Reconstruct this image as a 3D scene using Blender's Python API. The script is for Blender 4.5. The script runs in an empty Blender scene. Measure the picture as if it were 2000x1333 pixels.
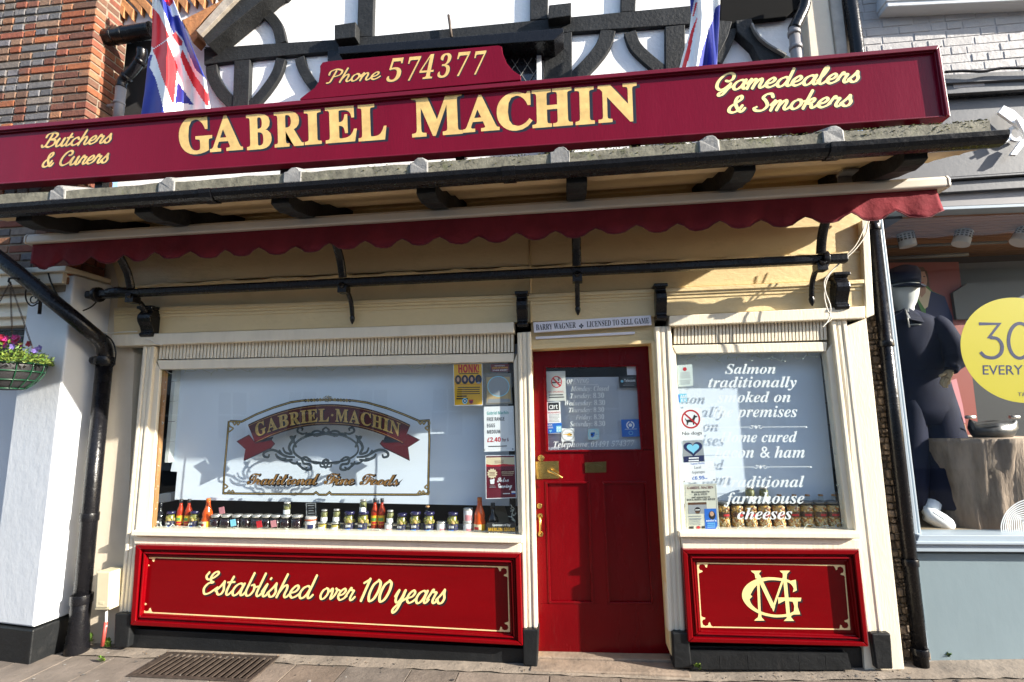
import bpy, math, random
import numpy as np
from mathutils import Vector, Matrix
R_ = math.radians
random.seed(7)
sc = bpy.context.scene
COL = sc.collection

# ---------------------------------------------------------------- camera
PITCH, YAW, ROLL = R_(8.4442), R_(6.3949), R_(-0.8156)
CAM = np.array([0.0, -3.5, 1.55])
_f = np.array([-math.sin(YAW)*math.cos(PITCH), math.cos(YAW)*math.cos(PITCH), math.sin(PITCH)])
_r = np.array([math.cos(YAW), math.sin(YAW), 0.0])
_u = np.cross(_r, _f)
_r, _u = math.cos(ROLL)*_r + math.sin(ROLL)*_u, -math.sin(ROLL)*_r + math.cos(ROLL)*_u
cd = bpy.data.cameras.new('camera'); cd.lens = 18.0; cd.sensor_width = 36.0; cd.clip_start = 0.05; cd.clip_end = 500
cam = bpy.data.objects.new('camera', cd); COL.objects.link(cam)
cam.matrix_world = Matrix(((_r[0], _u[0], -_f[0], CAM[0]), (_r[1], _u[1], -_f[1], CAM[1]), (_r[2], _u[2], -_f[2], CAM[2]), (0, 0, 0, 1)))
sc.camera = cam

# ---------------------------------------------------------------- light
SUN = Vector((3.2, -1.0, 1.40)).normalized()
EL = math.asin(SUN.z); AZ = math.atan2(SUN.x, SUN.y)
w = bpy.data.worlds.new('World'); sc.world = w; w.use_nodes = True
nt = w.node_tree; bg = nt.nodes['Background']
sky = nt.nodes.new('ShaderNodeTexSky'); sky.sky_type = 'NISHITA'; sky.sun_disc = False
sky.sun_elevation = EL; sky.sun_rotation = AZ; sky.dust_density = 1.0; sky.ozone_density = 1.0
nt.links.new(sky.outputs[0], bg.inputs[0]); bg.inputs[1].default_value = 0.13
sd = bpy.data.lights.new('sun', 'SUN'); sd.energy = 5.0; sd.angle = R_(0.5); sd.color = (1.0, 0.93, 0.82)
so = bpy.data.objects.new('sun', sd); COL.objects.link(so); so.location = SUN*30
so.rotation_euler = SUN.to_track_quat('Z', 'Y').to_euler()
vs = sc.view_settings; vs.view_transform = 'Standard'; vs.look = 'None'; vs.exposure = 1.6; vs.gamma = 1
sc.cycles.transparent_max_bounces = 32; sc.cycles.max_bounces = 8; sc.cycles.diffuse_bounces = 4
sc.cycles.caustics_reflective = False; sc.cycles.caustics_refractive = False

# ---------------------------------------------------------------- survey: sight line of the photo met with a plane y = const
def at(px, py, y=0.0):
    d = _f*1000 + _r*(px-1000) - _u*(py-666.5)
    return CAM + d*((y-CAM[1])/d[1])
def xz(px, py, y=0.0):
    p = at(px, py, y); return (p[0], p[2])
def V3(px, py, y=0.0):
    return Vector(at(px, py, y))

# ---------------------------------------------------------------- materials
MATS = {}
def M(name, col, rough=.5, metal=0., var=.12, vs_=6., bump=0., bs=60., coat=0., stretch=(1, 1, 1), attr=False, spec=.5, dirt=0., dirtcol=(.05, .04, .03), dscale=2.5, sheen=0., rvar=0.):
    m = bpy.data.materials.new(name); m.use_nodes = True; n = m.node_tree; L = n.links
    b = n.nodes['Principled BSDF']; b.inputs['Roughness'].default_value = rough; b.inputs['Metallic'].default_value = metal
    b.inputs['Coat Weight'].default_value = coat; b.inputs['Coat Roughness'].default_value = .08
    b.inputs['Specular IOR Level'].default_value = spec; b.inputs['Sheen Weight'].default_value = sheen
    tc = n.nodes.new('ShaderNodeTexCoord'); mp = n.nodes.new('ShaderNodeMapping'); mp.inputs['Scale'].default_value = stretch
    L.new(tc.outputs['Object'], mp.inputs['Vector'])
    src = None
    if attr:
        a = n.nodes.new('ShaderNodeAttribute'); a.attribute_name = 'Col'; src = a.outputs['Color']
    def mix(fac, A, B, mode='MIX'):
        x = n.nodes.new('ShaderNodeMix'); x.data_type = 'RGBA'; x.blend_type = mode
        if isinstance(fac, float): x.inputs['Factor'].default_value = fac
        else: L.new(fac, x.inputs['Factor'])
        for k, s in ((6, A), (7, B)):
            if isinstance(s, tuple): x.inputs[k].default_value = (*s[:3], 1)
            else: L.new(s, x.inputs[k])
        return x.outputs[2]
    def noise(scale, detail=5., rough_=.6):
        t = n.nodes.new('ShaderNodeTexNoise'); t.inputs['Scale'].default_value = scale; t.inputs['Detail'].default_value = detail
        t.inputs['Roughness'].default_value = rough_; L.new(mp.outputs[0], t.inputs['Vector']); return t.outputs['Fac']
    def ramp(s, a, b_):
        r = n.nodes.new('ShaderNodeMapRange'); r.inputs['From Min'].default_value = a; r.inputs['From Max'].default_value = b_
        L.new(s, r.inputs['Value']); return r.outputs[0]
    base = src if src is not None else tuple(col)
    if var:
        f = ramp(noise(vs_), .3, .7)
        v = mix(f, (1-var, 1-var, 1-var), (1+var*.6, 1+var*.6, 1+var*.6))
        base = mix(1.0, base, v, 'MULTIPLY')
    if dirt:
        f = ramp(noise(dscale, 8., .68), .56, .74)
        mm = n.nodes.new('ShaderNodeMath'); mm.operation = 'MULTIPLY'; L.new(f, mm.inputs[0]); mm.inputs[1].default_value = dirt
        base = mix(mm.outputs[0], base, tuple(dirtcol))
    if isinstance(base, tuple): b.inputs['Base Color'].default_value = (*base, 1)
    else: L.new(base, b.inputs['Base Color'])
    if rvar:
        f = ramp(noise(vs_*1.7), .3, .7); mr = n.nodes.new('ShaderNodeMapRange'); L.new(f, mr.inputs['Value'])
        mr.inputs['To Min'].default_value = max(.02, rough-rvar); mr.inputs['To Max'].default_value = min(1, rough+rvar); L.new(mr.outputs[0], b.inputs['Roughness'])
    if bump:
        bp = n.nodes.new('ShaderNodeBump'); bp.inputs['Strength'].default_value = bump; bp.inputs['Distance'].default_value = .01
        L.new(noise(bs, 6., .6), bp.inputs['Height']); L.new(bp.outputs[0], b.inputs['Normal'])
    MATS[name] = m
    return m

cream = M('cream_gloss_paint', (.69, .54, .29), .36, var=.07, vs_=3, bump=.35, bs=22, stretch=(1, 1, 2.2), dirt=.35, dirtcol=(.38, .27, .13), dscale=3.5)
cream_white = M('cream_white_paint', (.74, .67, .53), .33, var=.08, vs_=5, bump=.22, bs=40, stretch=(2.2, 2.2, .5), dirt=.32, dirtcol=(.42, .34, .22), dscale=5)
soffit_m = M('soffit_cream_paint', (.62, .47, .27), .5, var=.1, vs_=4, bump=.15, bs=30, dirt=.25, dirtcol=(.25, .17, .08))
bark_m = M('awning_bar_enamel', (.62, .57, .49), .3, var=.05, vs_=6)
burg = M('burgundy_sign_gloss', (.125, .003, .015), .2, var=.12, vs_=3, bump=.10, bs=90, stretch=(1, 1, .18), coat=0., spec=.14, dirt=.12, dirtcol=(.2, .02, .04), dscale=7)
burg_frame = M('burgundy_frame_paint', (.115, .003, .014), .3, spec=.3, var=.1, bump=.08, bs=40)
red = M('red_gloss_paint', (.150, .0006, .0025), .18, var=.14, vs_=5, bump=.09, bs=60, stretch=(.25, 1, 1), spec=.16, dirt=.12, dirtcol=(.09, .004, .006), dscale=5, rvar=.06)
doorred = M('door_red_paint', (.125, .0008, .003), .25, var=.16, vs_=5, bump=.10, bs=60, stretch=(1, 1, .25), spec=.18, dirt=.25, dirtcol=(.15, .03, .03), dscale=16, rvar=.08)
valance_m = M('burgundy_canvas', (.175, .020, .028), .85, var=.22, vs_=7, bump=.45, bs=30, dirt=.6, dirtcol=(.12, .02, .025), dscale=6, spec=.15)
black = M('black_gloss_paint', (.006, .006, .0075), .26, var=.2, vs_=10, bump=.25, bs=35, rvar=.08, spec=.28)
timber_m = M('blackened_oak', (.016, .017, .018), .6, spec=.25, var=.35, vs_=9, bump=.55, bs=40, stretch=(1, 1, 1), dirt=.25, dirtcol=(.06, .06, .06), dscale=12)
plinth_m = M('black_plinth_paint', (.010, .011, .012), .45, spec=.25, var=.25, vs_=6, bump=.4, bs=30, dirt=.14, dirtcol=(.07, .065, .06), dscale=9)
plaster = M('white_limewash', (.80, .80, .81), .85, var=.04, vs_=4, bump=.45, bs=22, dirt=.10, dirtcol=(.55, .54, .52), dscale=4)
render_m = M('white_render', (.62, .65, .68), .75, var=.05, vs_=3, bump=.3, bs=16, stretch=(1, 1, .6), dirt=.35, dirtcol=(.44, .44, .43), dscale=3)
beige_wall = M('beige_wall_paint', (.62, .54, .42), .55, var=.08, vs_=3, bump=.25, bs=20, dirt=.3, dirtcol=(.35, .30, .23), dscale=3)
brick_m = M('clay_brick', (1, 1, 1), .85, var=.3, vs_=30, bump=.7, bs=70, attr=True, dirt=.5, dirtcol=(.07, .06, .055), dscale=9)
mortar_m = M('lime_mortar', (.21, .17, .125), .95, var=.25, vs_=25, bump=.6, bs=80)
pbrick_m = M('painted_brick_grey', (.35, .335, .33), .6, var=.08, vs_=6, bump=.5, bs=30, dirt=.2, dirtcol=(.36, .33, .31), dscale=9)
lead_m = M('weathered_lead', (.20, .197, .19), .65, var=.3, vs_=12, bump=.4, bs=40, dirt=.35, dirtcol=(.2, .18, .14), dscale=9)
moss_m = M('mossy_lead', (.17, .16, .12), .85, var=.5, vs_=18, bump=.4, bs=45, dirt=.95, dirtcol=(.085, .105, .012), dscale=4)
tile_m = M('clay_tile', (.36, .16, .06), .8, var=.4, vs_=12, bump=.5, bs=40, dirt=.3, dirtcol=(.1, .06, .03), dscale=12)
gold = M('gold_leaf', (.78, .50, .17), .36, metal=.35, var=.22, vs_=14, bump=.12, bs=60)
goldpaint = M('cream_gold_paint', (.86, .64, .27), .4, var=.05)
goldline = M('pale_gold_line', (.85, .62, .30), .4, var=.05)
ink = M('black_shadow_paint', (.006, .007, .012), .35, var=0)
brass = M('aged_brass', (.55, .38, .12), .27, metal=1., var=.25, vs_=20, bump=.1, bs=50)
brassdark = M('tarnished_brass', (.16, .12, .05), .4, metal=1., var=.3, vs_=20)
white_p = M('white_vinyl', (.84, .86, .87), .45, var=0)
dimwhite = M('thin_white_vinyl', (.52, .55, .60), .5, var=0)
lav = M('white_sign_enamel', (.72, .72, .80), .35, var=.03)
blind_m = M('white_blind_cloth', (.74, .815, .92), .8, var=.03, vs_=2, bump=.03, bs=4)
dark_m = M('dark_interior', (.018, .017, .017), .8, var=.3, vs_=3)
wtile = M('white_wall_tile', (.62, .66, .66), .3, var=.05)
woodraw = M('bare_wood', (.40, .20, .075), .6, var=.3, vs_=10, bump=.2, bs=50, stretch=(4, 4, .5))
slab_m = M('paving_stone', (1, 1, 1), .8, var=.3, vs_=5, bump=.6, bs=28, attr=True, dirt=.55, dirtcol=(.075, .065, .055), dscale=6)
stone_m = M('sandstone_step', (.23, .175, .13), .85, var=.3, vs_=7, bump=.6, bs=35, dirt=.35, dirtcol=(.09, .075, .06), dscale=5)
asphalt = M('road_asphalt', (.055, .054, .053), .9, var=.3, vs_=20, bump=.5, bs=120)
iron_m = M('rusty_iron', (.085, .065, .052), .6, metal=.5, var=.4, vs_=20, bump=.3, bs=70)
greyfas = M('grey_fascia_paint', (.062, .067, .078), .45, var=.08, vs_=6, bump=.08, bs=40, dirt=.2, dirtcol=(.13, .13, .14), dscale=14)
greyframe = M('grey_aluminium', (.34, .40, .45), .35, var=.05)
greyblue = M('greyblue_panel', (.20, .26, .285), .4, var=.08, vs_=3, bump=.08, bs=30, dirt=.2, dirtcol=(.15, .18, .19), dscale=3, stretch=(1, 1, .4))
meter_m = M('meter_box_plastic', (.55, .49, .33), .5, var=.06, vs_=8, dirt=.15, dirtcol=(.3, .26, .17))
pipegrey = M('grey_pipe', (.20, .195, .20), .4, var=.1)
cable_w = M('white_cable', (.65, .62, .55), .5, var=0)
flagred = M('flag_red', (.74, .006, .012), .7, var=.06, vs_=9, bump=.05, bs=20, sheen=.2)
flagwhite = M('flag_white', (.86, .86, .84), .7, var=.03, bump=.05, bs=20)
flagblue = M('flag_blue', (.018, .03, .27), .6, var=.12, vs_=9, bump=.05, bs=20)
leaf_m = M('leaf_green', (.085, .16, .025), .5, var=.4, vs_=30)
leaf_l = M('leaf_light', (.20, .27, .05), .5, var=.3, vs_=30)
petal_m = M('petal_red', (.28, .008, .03), .6, var=.2)
petal_p = M('petal_pink', (.50, .03, .20), .6, var=.2)
petal_v = M('petal_violet', (.20, .14, .42), .6, var=.2)
liner_m = M('black_liner', (.02, .02, .022), .5, var=.2, bump=.2)
wiregreen = M('green_wire', (.006, .05, .022), .35, var=0)
chain_m = M('rusty_chain', (.07, .05, .04), .6, metal=.6, var=.3)
def flat(name, c, r=.5): return M(name, c, r, var=0)
p_yel = flat('print_yellow', (.72, .40, .01)); p_red = flat('print_red', (.50, .01, .02)); p_blk = flat('print_black', (.012, .012, .014))
p_teal = flat('print_teal', (.02, .36, .33)); p_mar = flat('print_maroon', (.13, .006, .02)); p_crm = flat('print_cream', (.75, .64, .42))
p_blue = flat('print_blue', (.01, .13, .55)); p_lblue = flat('print_pale_blue', (.22, .60, .80)); p_navy = flat('print_navy', (.006, .012, .075))
p_gry = flat('print_grey', (.30, .32, .34)); p_wht = flat('print_white', (.84, .86, .88)); p_dred = flat('banner_red', (.075, .002, .004))
p_tan = flat('print_tan', (.50, .36, .18)); p_skin = flat('print_skin', (.55, .32, .21)); p_brn = flat('print_brown', (.10, .045, .02))
p_org = flat('print_orange', (.62, .14, .01)); p_grn = flat('print_green', (.10, .28, .06)); p_hyel = flat('circle_yellow', (.50, .42, .003))
p_pink = flat('print_pink', (.55, .22, .25)); p_brick = flat('print_terracotta', (.26, .055, .04)); silverleaf = M('silver_leaf', (.07, .09, .10), .4, metal=.5, var=.4, vs_=40)
goldleaf_d = M('gilt_glass', (.55, .37, .12), .3, metal=.6, var=.4, vs_=40)
def glass(name, tint, refl):
    m = bpy.data.materials.new(name); m.use_nodes = True; n = m.node_tree; L = n.links
    n.nodes.remove(n.nodes['Principled BSDF']); out = n.nodes['Material Output']
    t = n.nodes.new('ShaderNodeBsdfTransparent'); t.inputs[0].default_value = (*tint, 1)
    g = n.nodes.new('ShaderNodeBsdfGlossy'); g.inputs['Roughness'].default_value = .0
    fr = n.nodes.new('ShaderNodeFresnel'); fr.inputs[0].default_value = 1.52
    mm = n.nodes.new('ShaderNodeMath'); mm.operation = 'MULTIPLY'; mm.use_clamp = True; L.new(fr.outputs[0], mm.inputs[0]); mm.inputs[1].default_value = refl
    nz = n.nodes.new('ShaderNodeTexNoise'); nz.inputs['Scale'].default_value = 2.2; nz.inputs['Detail'].default_value = 1
    tc = n.nodes.new('ShaderNodeTexCoord'); L.new(tc.outputs['Object'], nz.inputs['Vector'])
    bp = n.nodes.new('ShaderNodeBump'); bp.inputs['Strength'].default_value = .04; bp.inputs['Distance'].default_value = .02; L.new(nz.outputs['Fac'], bp.inputs['Height']); L.new(bp.outputs[0], g.inputs['Normal'])
    ge = n.nodes.new('ShaderNodeNewGeometry'); m2 = n.nodes.new('ShaderNodeMath'); m2.operation = 'SUBTRACT'; m2.use_clamp = True; L.new(mm.outputs[0], m2.inputs[0]); L.new(ge.outputs['Backfacing'], m2.inputs[1])
    x = n.nodes.new('ShaderNodeMixShader'); L.new(m2.outputs[0], x.inputs[0]); L.new(t.outputs[0], x.inputs[1]); L.new(g.outputs[0], x.inputs[2]); L.new(x.outputs[0], out.inputs[0])
    return m
glass_m = glass('window_glass', (.96, .98, .98), 1.25)
shopglass = glass('clothes_shop_glass', (.96, .97, .97), .45)
jarglass = glass('jar_glass', (.92, .94, .92), 1.0)

# ---------------------------------------------------------------- mesh builder
WL = {}
def wloc(o):
    return WL.get(o.name, Vector((0, 0, 0))) if o else Vector((0, 0, 0))
class MB:
    def __init__(s): s.v = []; s.f = []; s.mi = []; s.sm = []; s.c = []
    def add(s, vs, fs, mi=0, sm=False, c=None):
        b = len(s.v); s.v += [tuple(map(float, p)) for p in vs]
        for f in fs: s.f.append([i+b for i in f]); s.mi.append(mi); s.sm.append(sm); s.c.append(c)
        return s
    def prism(s, pts, y0, y1, mi=0, c=None):          # pts: (x,z) outline, front at y0, back at y1
        a = sum(pts[i][0]*pts[(i+1) % len(pts)][1]-pts[(i+1) % len(pts)][0]*pts[i][1] for i in range(len(pts)))
        if a < 0: pts = pts[::-1]
        n = len(pts)
        vs = [(x, y0, z) for x, z in pts]+[(x, y1, z) for x, z in pts]
        fs = [list(range(n)), list(range(2*n-1, n-1, -1))]+[[i, i+n, (i+1) % n+n, (i+1) % n] for i in range(n)]
        return s.add(vs, fs, mi, False, c)
    def S(s, px, y0, y1, mi=0, c=None): return s.prism([xz(x, y, y0) for x, y in px], y0, y1, mi, c)
    def box(s, x0, x1, y0, y1, z0, z1, mi=0, c=None): return s.prism([(x0, z0), (x1, z0), (x1, z1), (x0, z1)], y0, y1, mi, c)
    def line(s, px, w, y0, y1, mi=0, closed=False):   # a strip of width w (m) along picture points, butted per segment with mitres
        P = [np.array(xz(x, y, y0)) for x, y in px]
        return s.strip(P, w, y0, y1, mi, closed)
    def strip(s, P, w, y0, y1, mi=0, closed=False):
        P = [np.array(p, float) for p in P]; n = len(P); Ls = []; Rs = []
        ws = w if isinstance(w, (list, tuple)) else [w]*n
        for i in range(n):
            a = P[i-1] if (i > 0 or closed) else None; b = P[(i+1) % n] if (i < n-1 or closed) else None
            t1 = (P[i]-a) if a is not None else (b-P[i]); t2 = (b-P[i]) if b is not None else (P[i]-a)
            t1 = t1/(np.linalg.norm(t1)+1e-9); t2 = t2/(np.linalg.norm(t2)+1e-9); t = t1+t2; t = t/(np.linalg.norm(t)+1e-9)
            k = min(1.6, 1/max(.3, t@t1)); nn = np.array([-t[1], t[0]])*ws[i]/2*k
            Ls.append(P[i]+nn); Rs.append(P[i]-nn)
        m = n if closed else n-1
        vs = [(p[0], y, p[1]) for y in (y0, y1) for q in (Ls, Rs) for p in q]
        fs = []
        for i in range(m):
            j = (i+1) % n
            fs += [[n+i, n+j, j, i], [i, j, 2*n+j, 2*n+i], [3*n+i, 3*n+j, n+j, n+i], [2*n+i, 2*n+j, 3*n+j, 3*n+i]]
        if not closed: fs += [[0, 2*n, 3*n, n], [n-1, 2*n-1, 4*n-1, 3*n-1]]
        return s.add(vs, fs, mi)
    def tube(s, P, r, n=10, mi=0, sm=True, caps=True, flat_=1.0):
        P = [Vector(p) for p in P]; m = len(P); rs = r if isinstance(r, (list, tuple)) else [r]*m
        vs = []; prev = None
        for i in range(m):
            t = (P[min(i+1, m-1)]-P[max(i-1, 0)]).normalized()
            if prev is None:
                a = Vector((0, 0, 1)) if abs(t.z) < .9 else Vector((0, 1, 0)); u = t.cross(a).normalized()
            else: u = (prev-t*prev.dot(t)).normalized()
            prev = u; q = t.cross(u)
            for k in range(n):
                an = 2*math.pi*k/n; vs.append(P[i]+(u*math.cos(an)+q*math.sin(an)*flat_)*rs[i])
        fs = [[i*n+k, i*n+(k+1) % n, (i+1)*n+(k+1) % n, (i+1)*n+k] for i in range(m-1) for k in range(n)]
        s.add(vs, fs, mi, sm)
        if caps:
            b = len(s.v)-len(vs); s.f += [[b+k for k in range(n)][::-1], [b+(m-1)*n+k for k in range(n)]]; s.mi += [mi, mi]; s.sm += [False, False]; s.c += [None, None]
        return s
    def lathe(s, prof, c=(0, 0, 0), n=20, mi=0, sm=True, sx=1., sy=1., sq=0.):
        vs = []
        for r, z in prof:
            for k in range(n):
                an = 2*math.pi*k/n; ca, sa = math.cos(an), math.sin(an)
                g = 1.0 if not sq else 1/((abs(ca)**(2+sq)+abs(sa)**(2+sq))**(1/(2+sq)))
                vs.append((c[0]+r*ca*sx*g, c[1]+r*sa*sy*g, c[2]+z))
        m = len(prof)
        fs = [[i*n+k, i*n+(k+1) % n, (i+1)*n+(k+1) % n, (i+1)*n+k] for i in range(m-1) for k in range(n)]
        s.add(vs, fs, mi, sm)
        b = len(s.v)-len(vs); s.f += [[b+k for k in range(n)][::-1], [b+(m-1)*n+k for k in range(n)]]; s.mi += [mi, mi]; s.sm += [False, False]; s.c += [None, None]
        return s
    def rings(s, R, n=16, mi=0, sm=True, wr=0., wn=5):            # R: list of (centre, rx, ry[, tilt axis z]) ellipses in horizontal planes
        vs = []
        for c, rx, ry in R:
            for k in range(n):
                an = 2*math.pi*k/n; q = 1+wr*(math.sin(an*wn+c[2]*9)+.7*math.sin(an*(wn+4)-c[2]*17)); vs.append((c[0]+rx*q*math.cos(an), c[1]+ry*q*math.sin(an), c[2]))
        m = len(R); fs = [[i*n+k, i*n+(k+1) % n, (i+1)*n+(k+1) % n, (i+1)*n+k] for i in range(m-1) for k in range(n)]
        s.add(vs, fs, mi, sm); b = len(s.v)-len(vs)
        s.f += [[b+k for k in range(n)][::-1], [b+(m-1)*n+k for k in range(n)]]; s.mi += [mi, mi]; s.sm += [False, False]; s.c += [None, None]
        return s
    def profx(s, prof, x0, x1, mi=0, z0=0., z1=0., y0=0., y1=0.):   # (y,z) outline swept along x, ends shifted
        n = len(prof); vs = [(x0, y+y0, z+z0) for y, z in prof]+[(x1, y+y1, z+z1) for y, z in prof]
        a = sum(prof[i][0]*prof[(i+1) % n][1]-prof[(i+1) % n][0]*prof[i][1] for i in range(n))
        fs = [list(range(n))[::-1], list(range(n, 2*n))]+[[i, (i+1) % n, (i+1) % n+n, i+n] for i in range(n)]
        if a < 0: fs = [f[::-1] for f in fs]
        return s.add(vs, fs, mi)
    def build(s, name, mats, parent=None, bevel=0., local=False, seg=2):
        off = wloc(parent) if (parent and not local) else Vector((0, 0, 0))
        me = bpy.data.meshes.new(name); me.from_pydata([(p[0]-off.x, p[1]-off.y, p[2]-off.z) for p in s.v], [], s.f)
        if not isinstance(mats, (list, tuple)): mats = [mats]
        for m in mats: me.materials.append(m)
        me.polygons.foreach_set('material_index', s.mi); me.polygons.foreach_set('use_smooth', s.sm)
        if any(c is not None for c in s.c):
            ca = me.color_attributes.new('Col', 'FLOAT_COLOR', 'CORNER'); k = 0
            arr = []
            for f, c in zip(s.f, s.c): arr += list((*(c or (1, 1, 1)), 1))*len(f)
            ca.data.foreach_set('color', arr)
        me.update(); o = bpy.data.objects.new(name, me); COL.objects.link(o)
        if parent: o.parent = parent; WL[o.name] = wloc(parent)
        if bevel:
            b = o.modifiers.new('bevel', 'BEVEL'); b.width = bevel; b.segments = seg; b.limit_method = 'ANGLE'; b.angle_limit = R_(40)
        return o
def tag(o, label, cat, group=None, kind=None):
    o['label'] = label; o['category'] = cat
    if group: o['group'] = group
    if kind: o['kind'] = kind
    return o
def thing(name, label, cat, loc=(0, 0, 0), group=None):
    o = bpy.data.objects.new(name, None); o.empty_display_size = .1; COL.objects.link(o); o.location = loc; WL[o.name] = Vector(loc)
    return tag(o, label, cat, group)
def struct(o, label=None):
    o['kind'] = 'structure'
    if label: o['label'] = label
    return o
def cr(P, n=6, closed=False):                          # Catmull-Rom through points
    P = [np.array(p, float) for p in P]; out = []; m = len(P)
    for i in range(m if closed else m-1):
        p0 = P[i-1] if (i > 0 or closed) else 2*P[0]-P[1]; p1 = P[i]; p2 = P[(i+1) % m]
        p3 = P[(i+2) % m] if (i+2 < m or closed) else 2*P[-1]-P[-2]
        for k in range(n):
            t = k/n; out.append(.5*((2*p1)+(-p0+p2)*t+(2*p0-5*p1+4*p2-p3)*t*t+(-p0+3*p1-3*p2+p3)*t**3))
    if not closed: out.append(P[-1])
    return out

# ---------------------------------------------------------------- lettering: the built-in font's plain and mathematical alphabets
ALPH = {'sb': (0x1D400, 0x1D41A, 0x1D7CE), 'bi': (0x1D468, 0x1D482, 0x1D7CE), 'sc': (0x1D4D0, 0x1D4EA, 0x1D7CE), 'ss': (0x1D5D4, 0x1D5EE, 0x1D7EC), 'si': (0x1D63C, 0x1D656, 0x1D7EC)}
def conv(s, st):
    if st not in ALPH: return s
    U, l, d = ALPH[st]; o = ''
    for ch in s:
        if 'A' <= ch <= 'Z': o += chr(U+ord(ch)-65)
        elif 'a' <= ch <= 'z': o += chr(l+ord(ch)-97)
        elif '0' <= ch <= '9': o += chr(d+ord(ch)-48)
        else: o += ch
    return o
_TC = {}
def glyphs(s, st, bold=0., track=1., res=3):
    k = (s, st, bold, track, res)
    if k not in _TC:
        c = bpy.data.curves.new('t', 'FONT'); c.body = conv(s, st); c.resolution_u = res; c.offset = bold; c.space_character = track; c.fill_mode = 'FRONT'
        o = bpy.data.objects.new('t', c); me = bpy.data.meshes.new_from_object(o)
        vs = np.array([v.co[:2] for v in me.vertices]) if len(me.vertices) else np.zeros((0, 2)); fs = [list(p.vertices) for p in me.polygons]
        bpy.data.objects.remove(o); bpy.data.curves.remove(c); bpy.data.meshes.remove(me); _TC[k] = (vs, fs)
    return _TC[k]
CAP = {}
def cap(st):
    if st not in CAP: CAP[st] = max(.1, float(glyphs('H' if st != 'sc' else 'I', st)[0][:, 1].max()))
    return CAP[st]
def mtext(m, s, A, B, T, y, st='', mi=0, bold=0., track=1., shear=0., off=(0, 0), res=3, fit=True):
    """text from A to B (x,z base points), T = point at cap height above A; lies in plane y facing the street"""
    vs, fs = glyphs(s, st, bold, track, res)
    if not len(vs): return m
    vs0 = glyphs(s, st, 0., track, res)[0]; x0, x1 = vs0[:, 0].min(), vs0[:, 0].max(); A, B, T = (np.array(p, float) for p in (A, B, T))
    h = (T-A)/cap(st); u = (B-A)/(x1-x0)
    out = []
    for x, z in vs:
        p = A+u*(x-x0)+h*z+u*shear*z; out.append((p[0]+off[0], y, p[1]+off[1]))
    return m.add(out, fs, mi)
def ptext(m, s, a, b, t, y, st='', mi=0, **k):          # same, from picture points
    return mtext(m, s, xz(*a, y), xz(*b, y), xz(*t, y), y, st, mi, **k)

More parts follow.
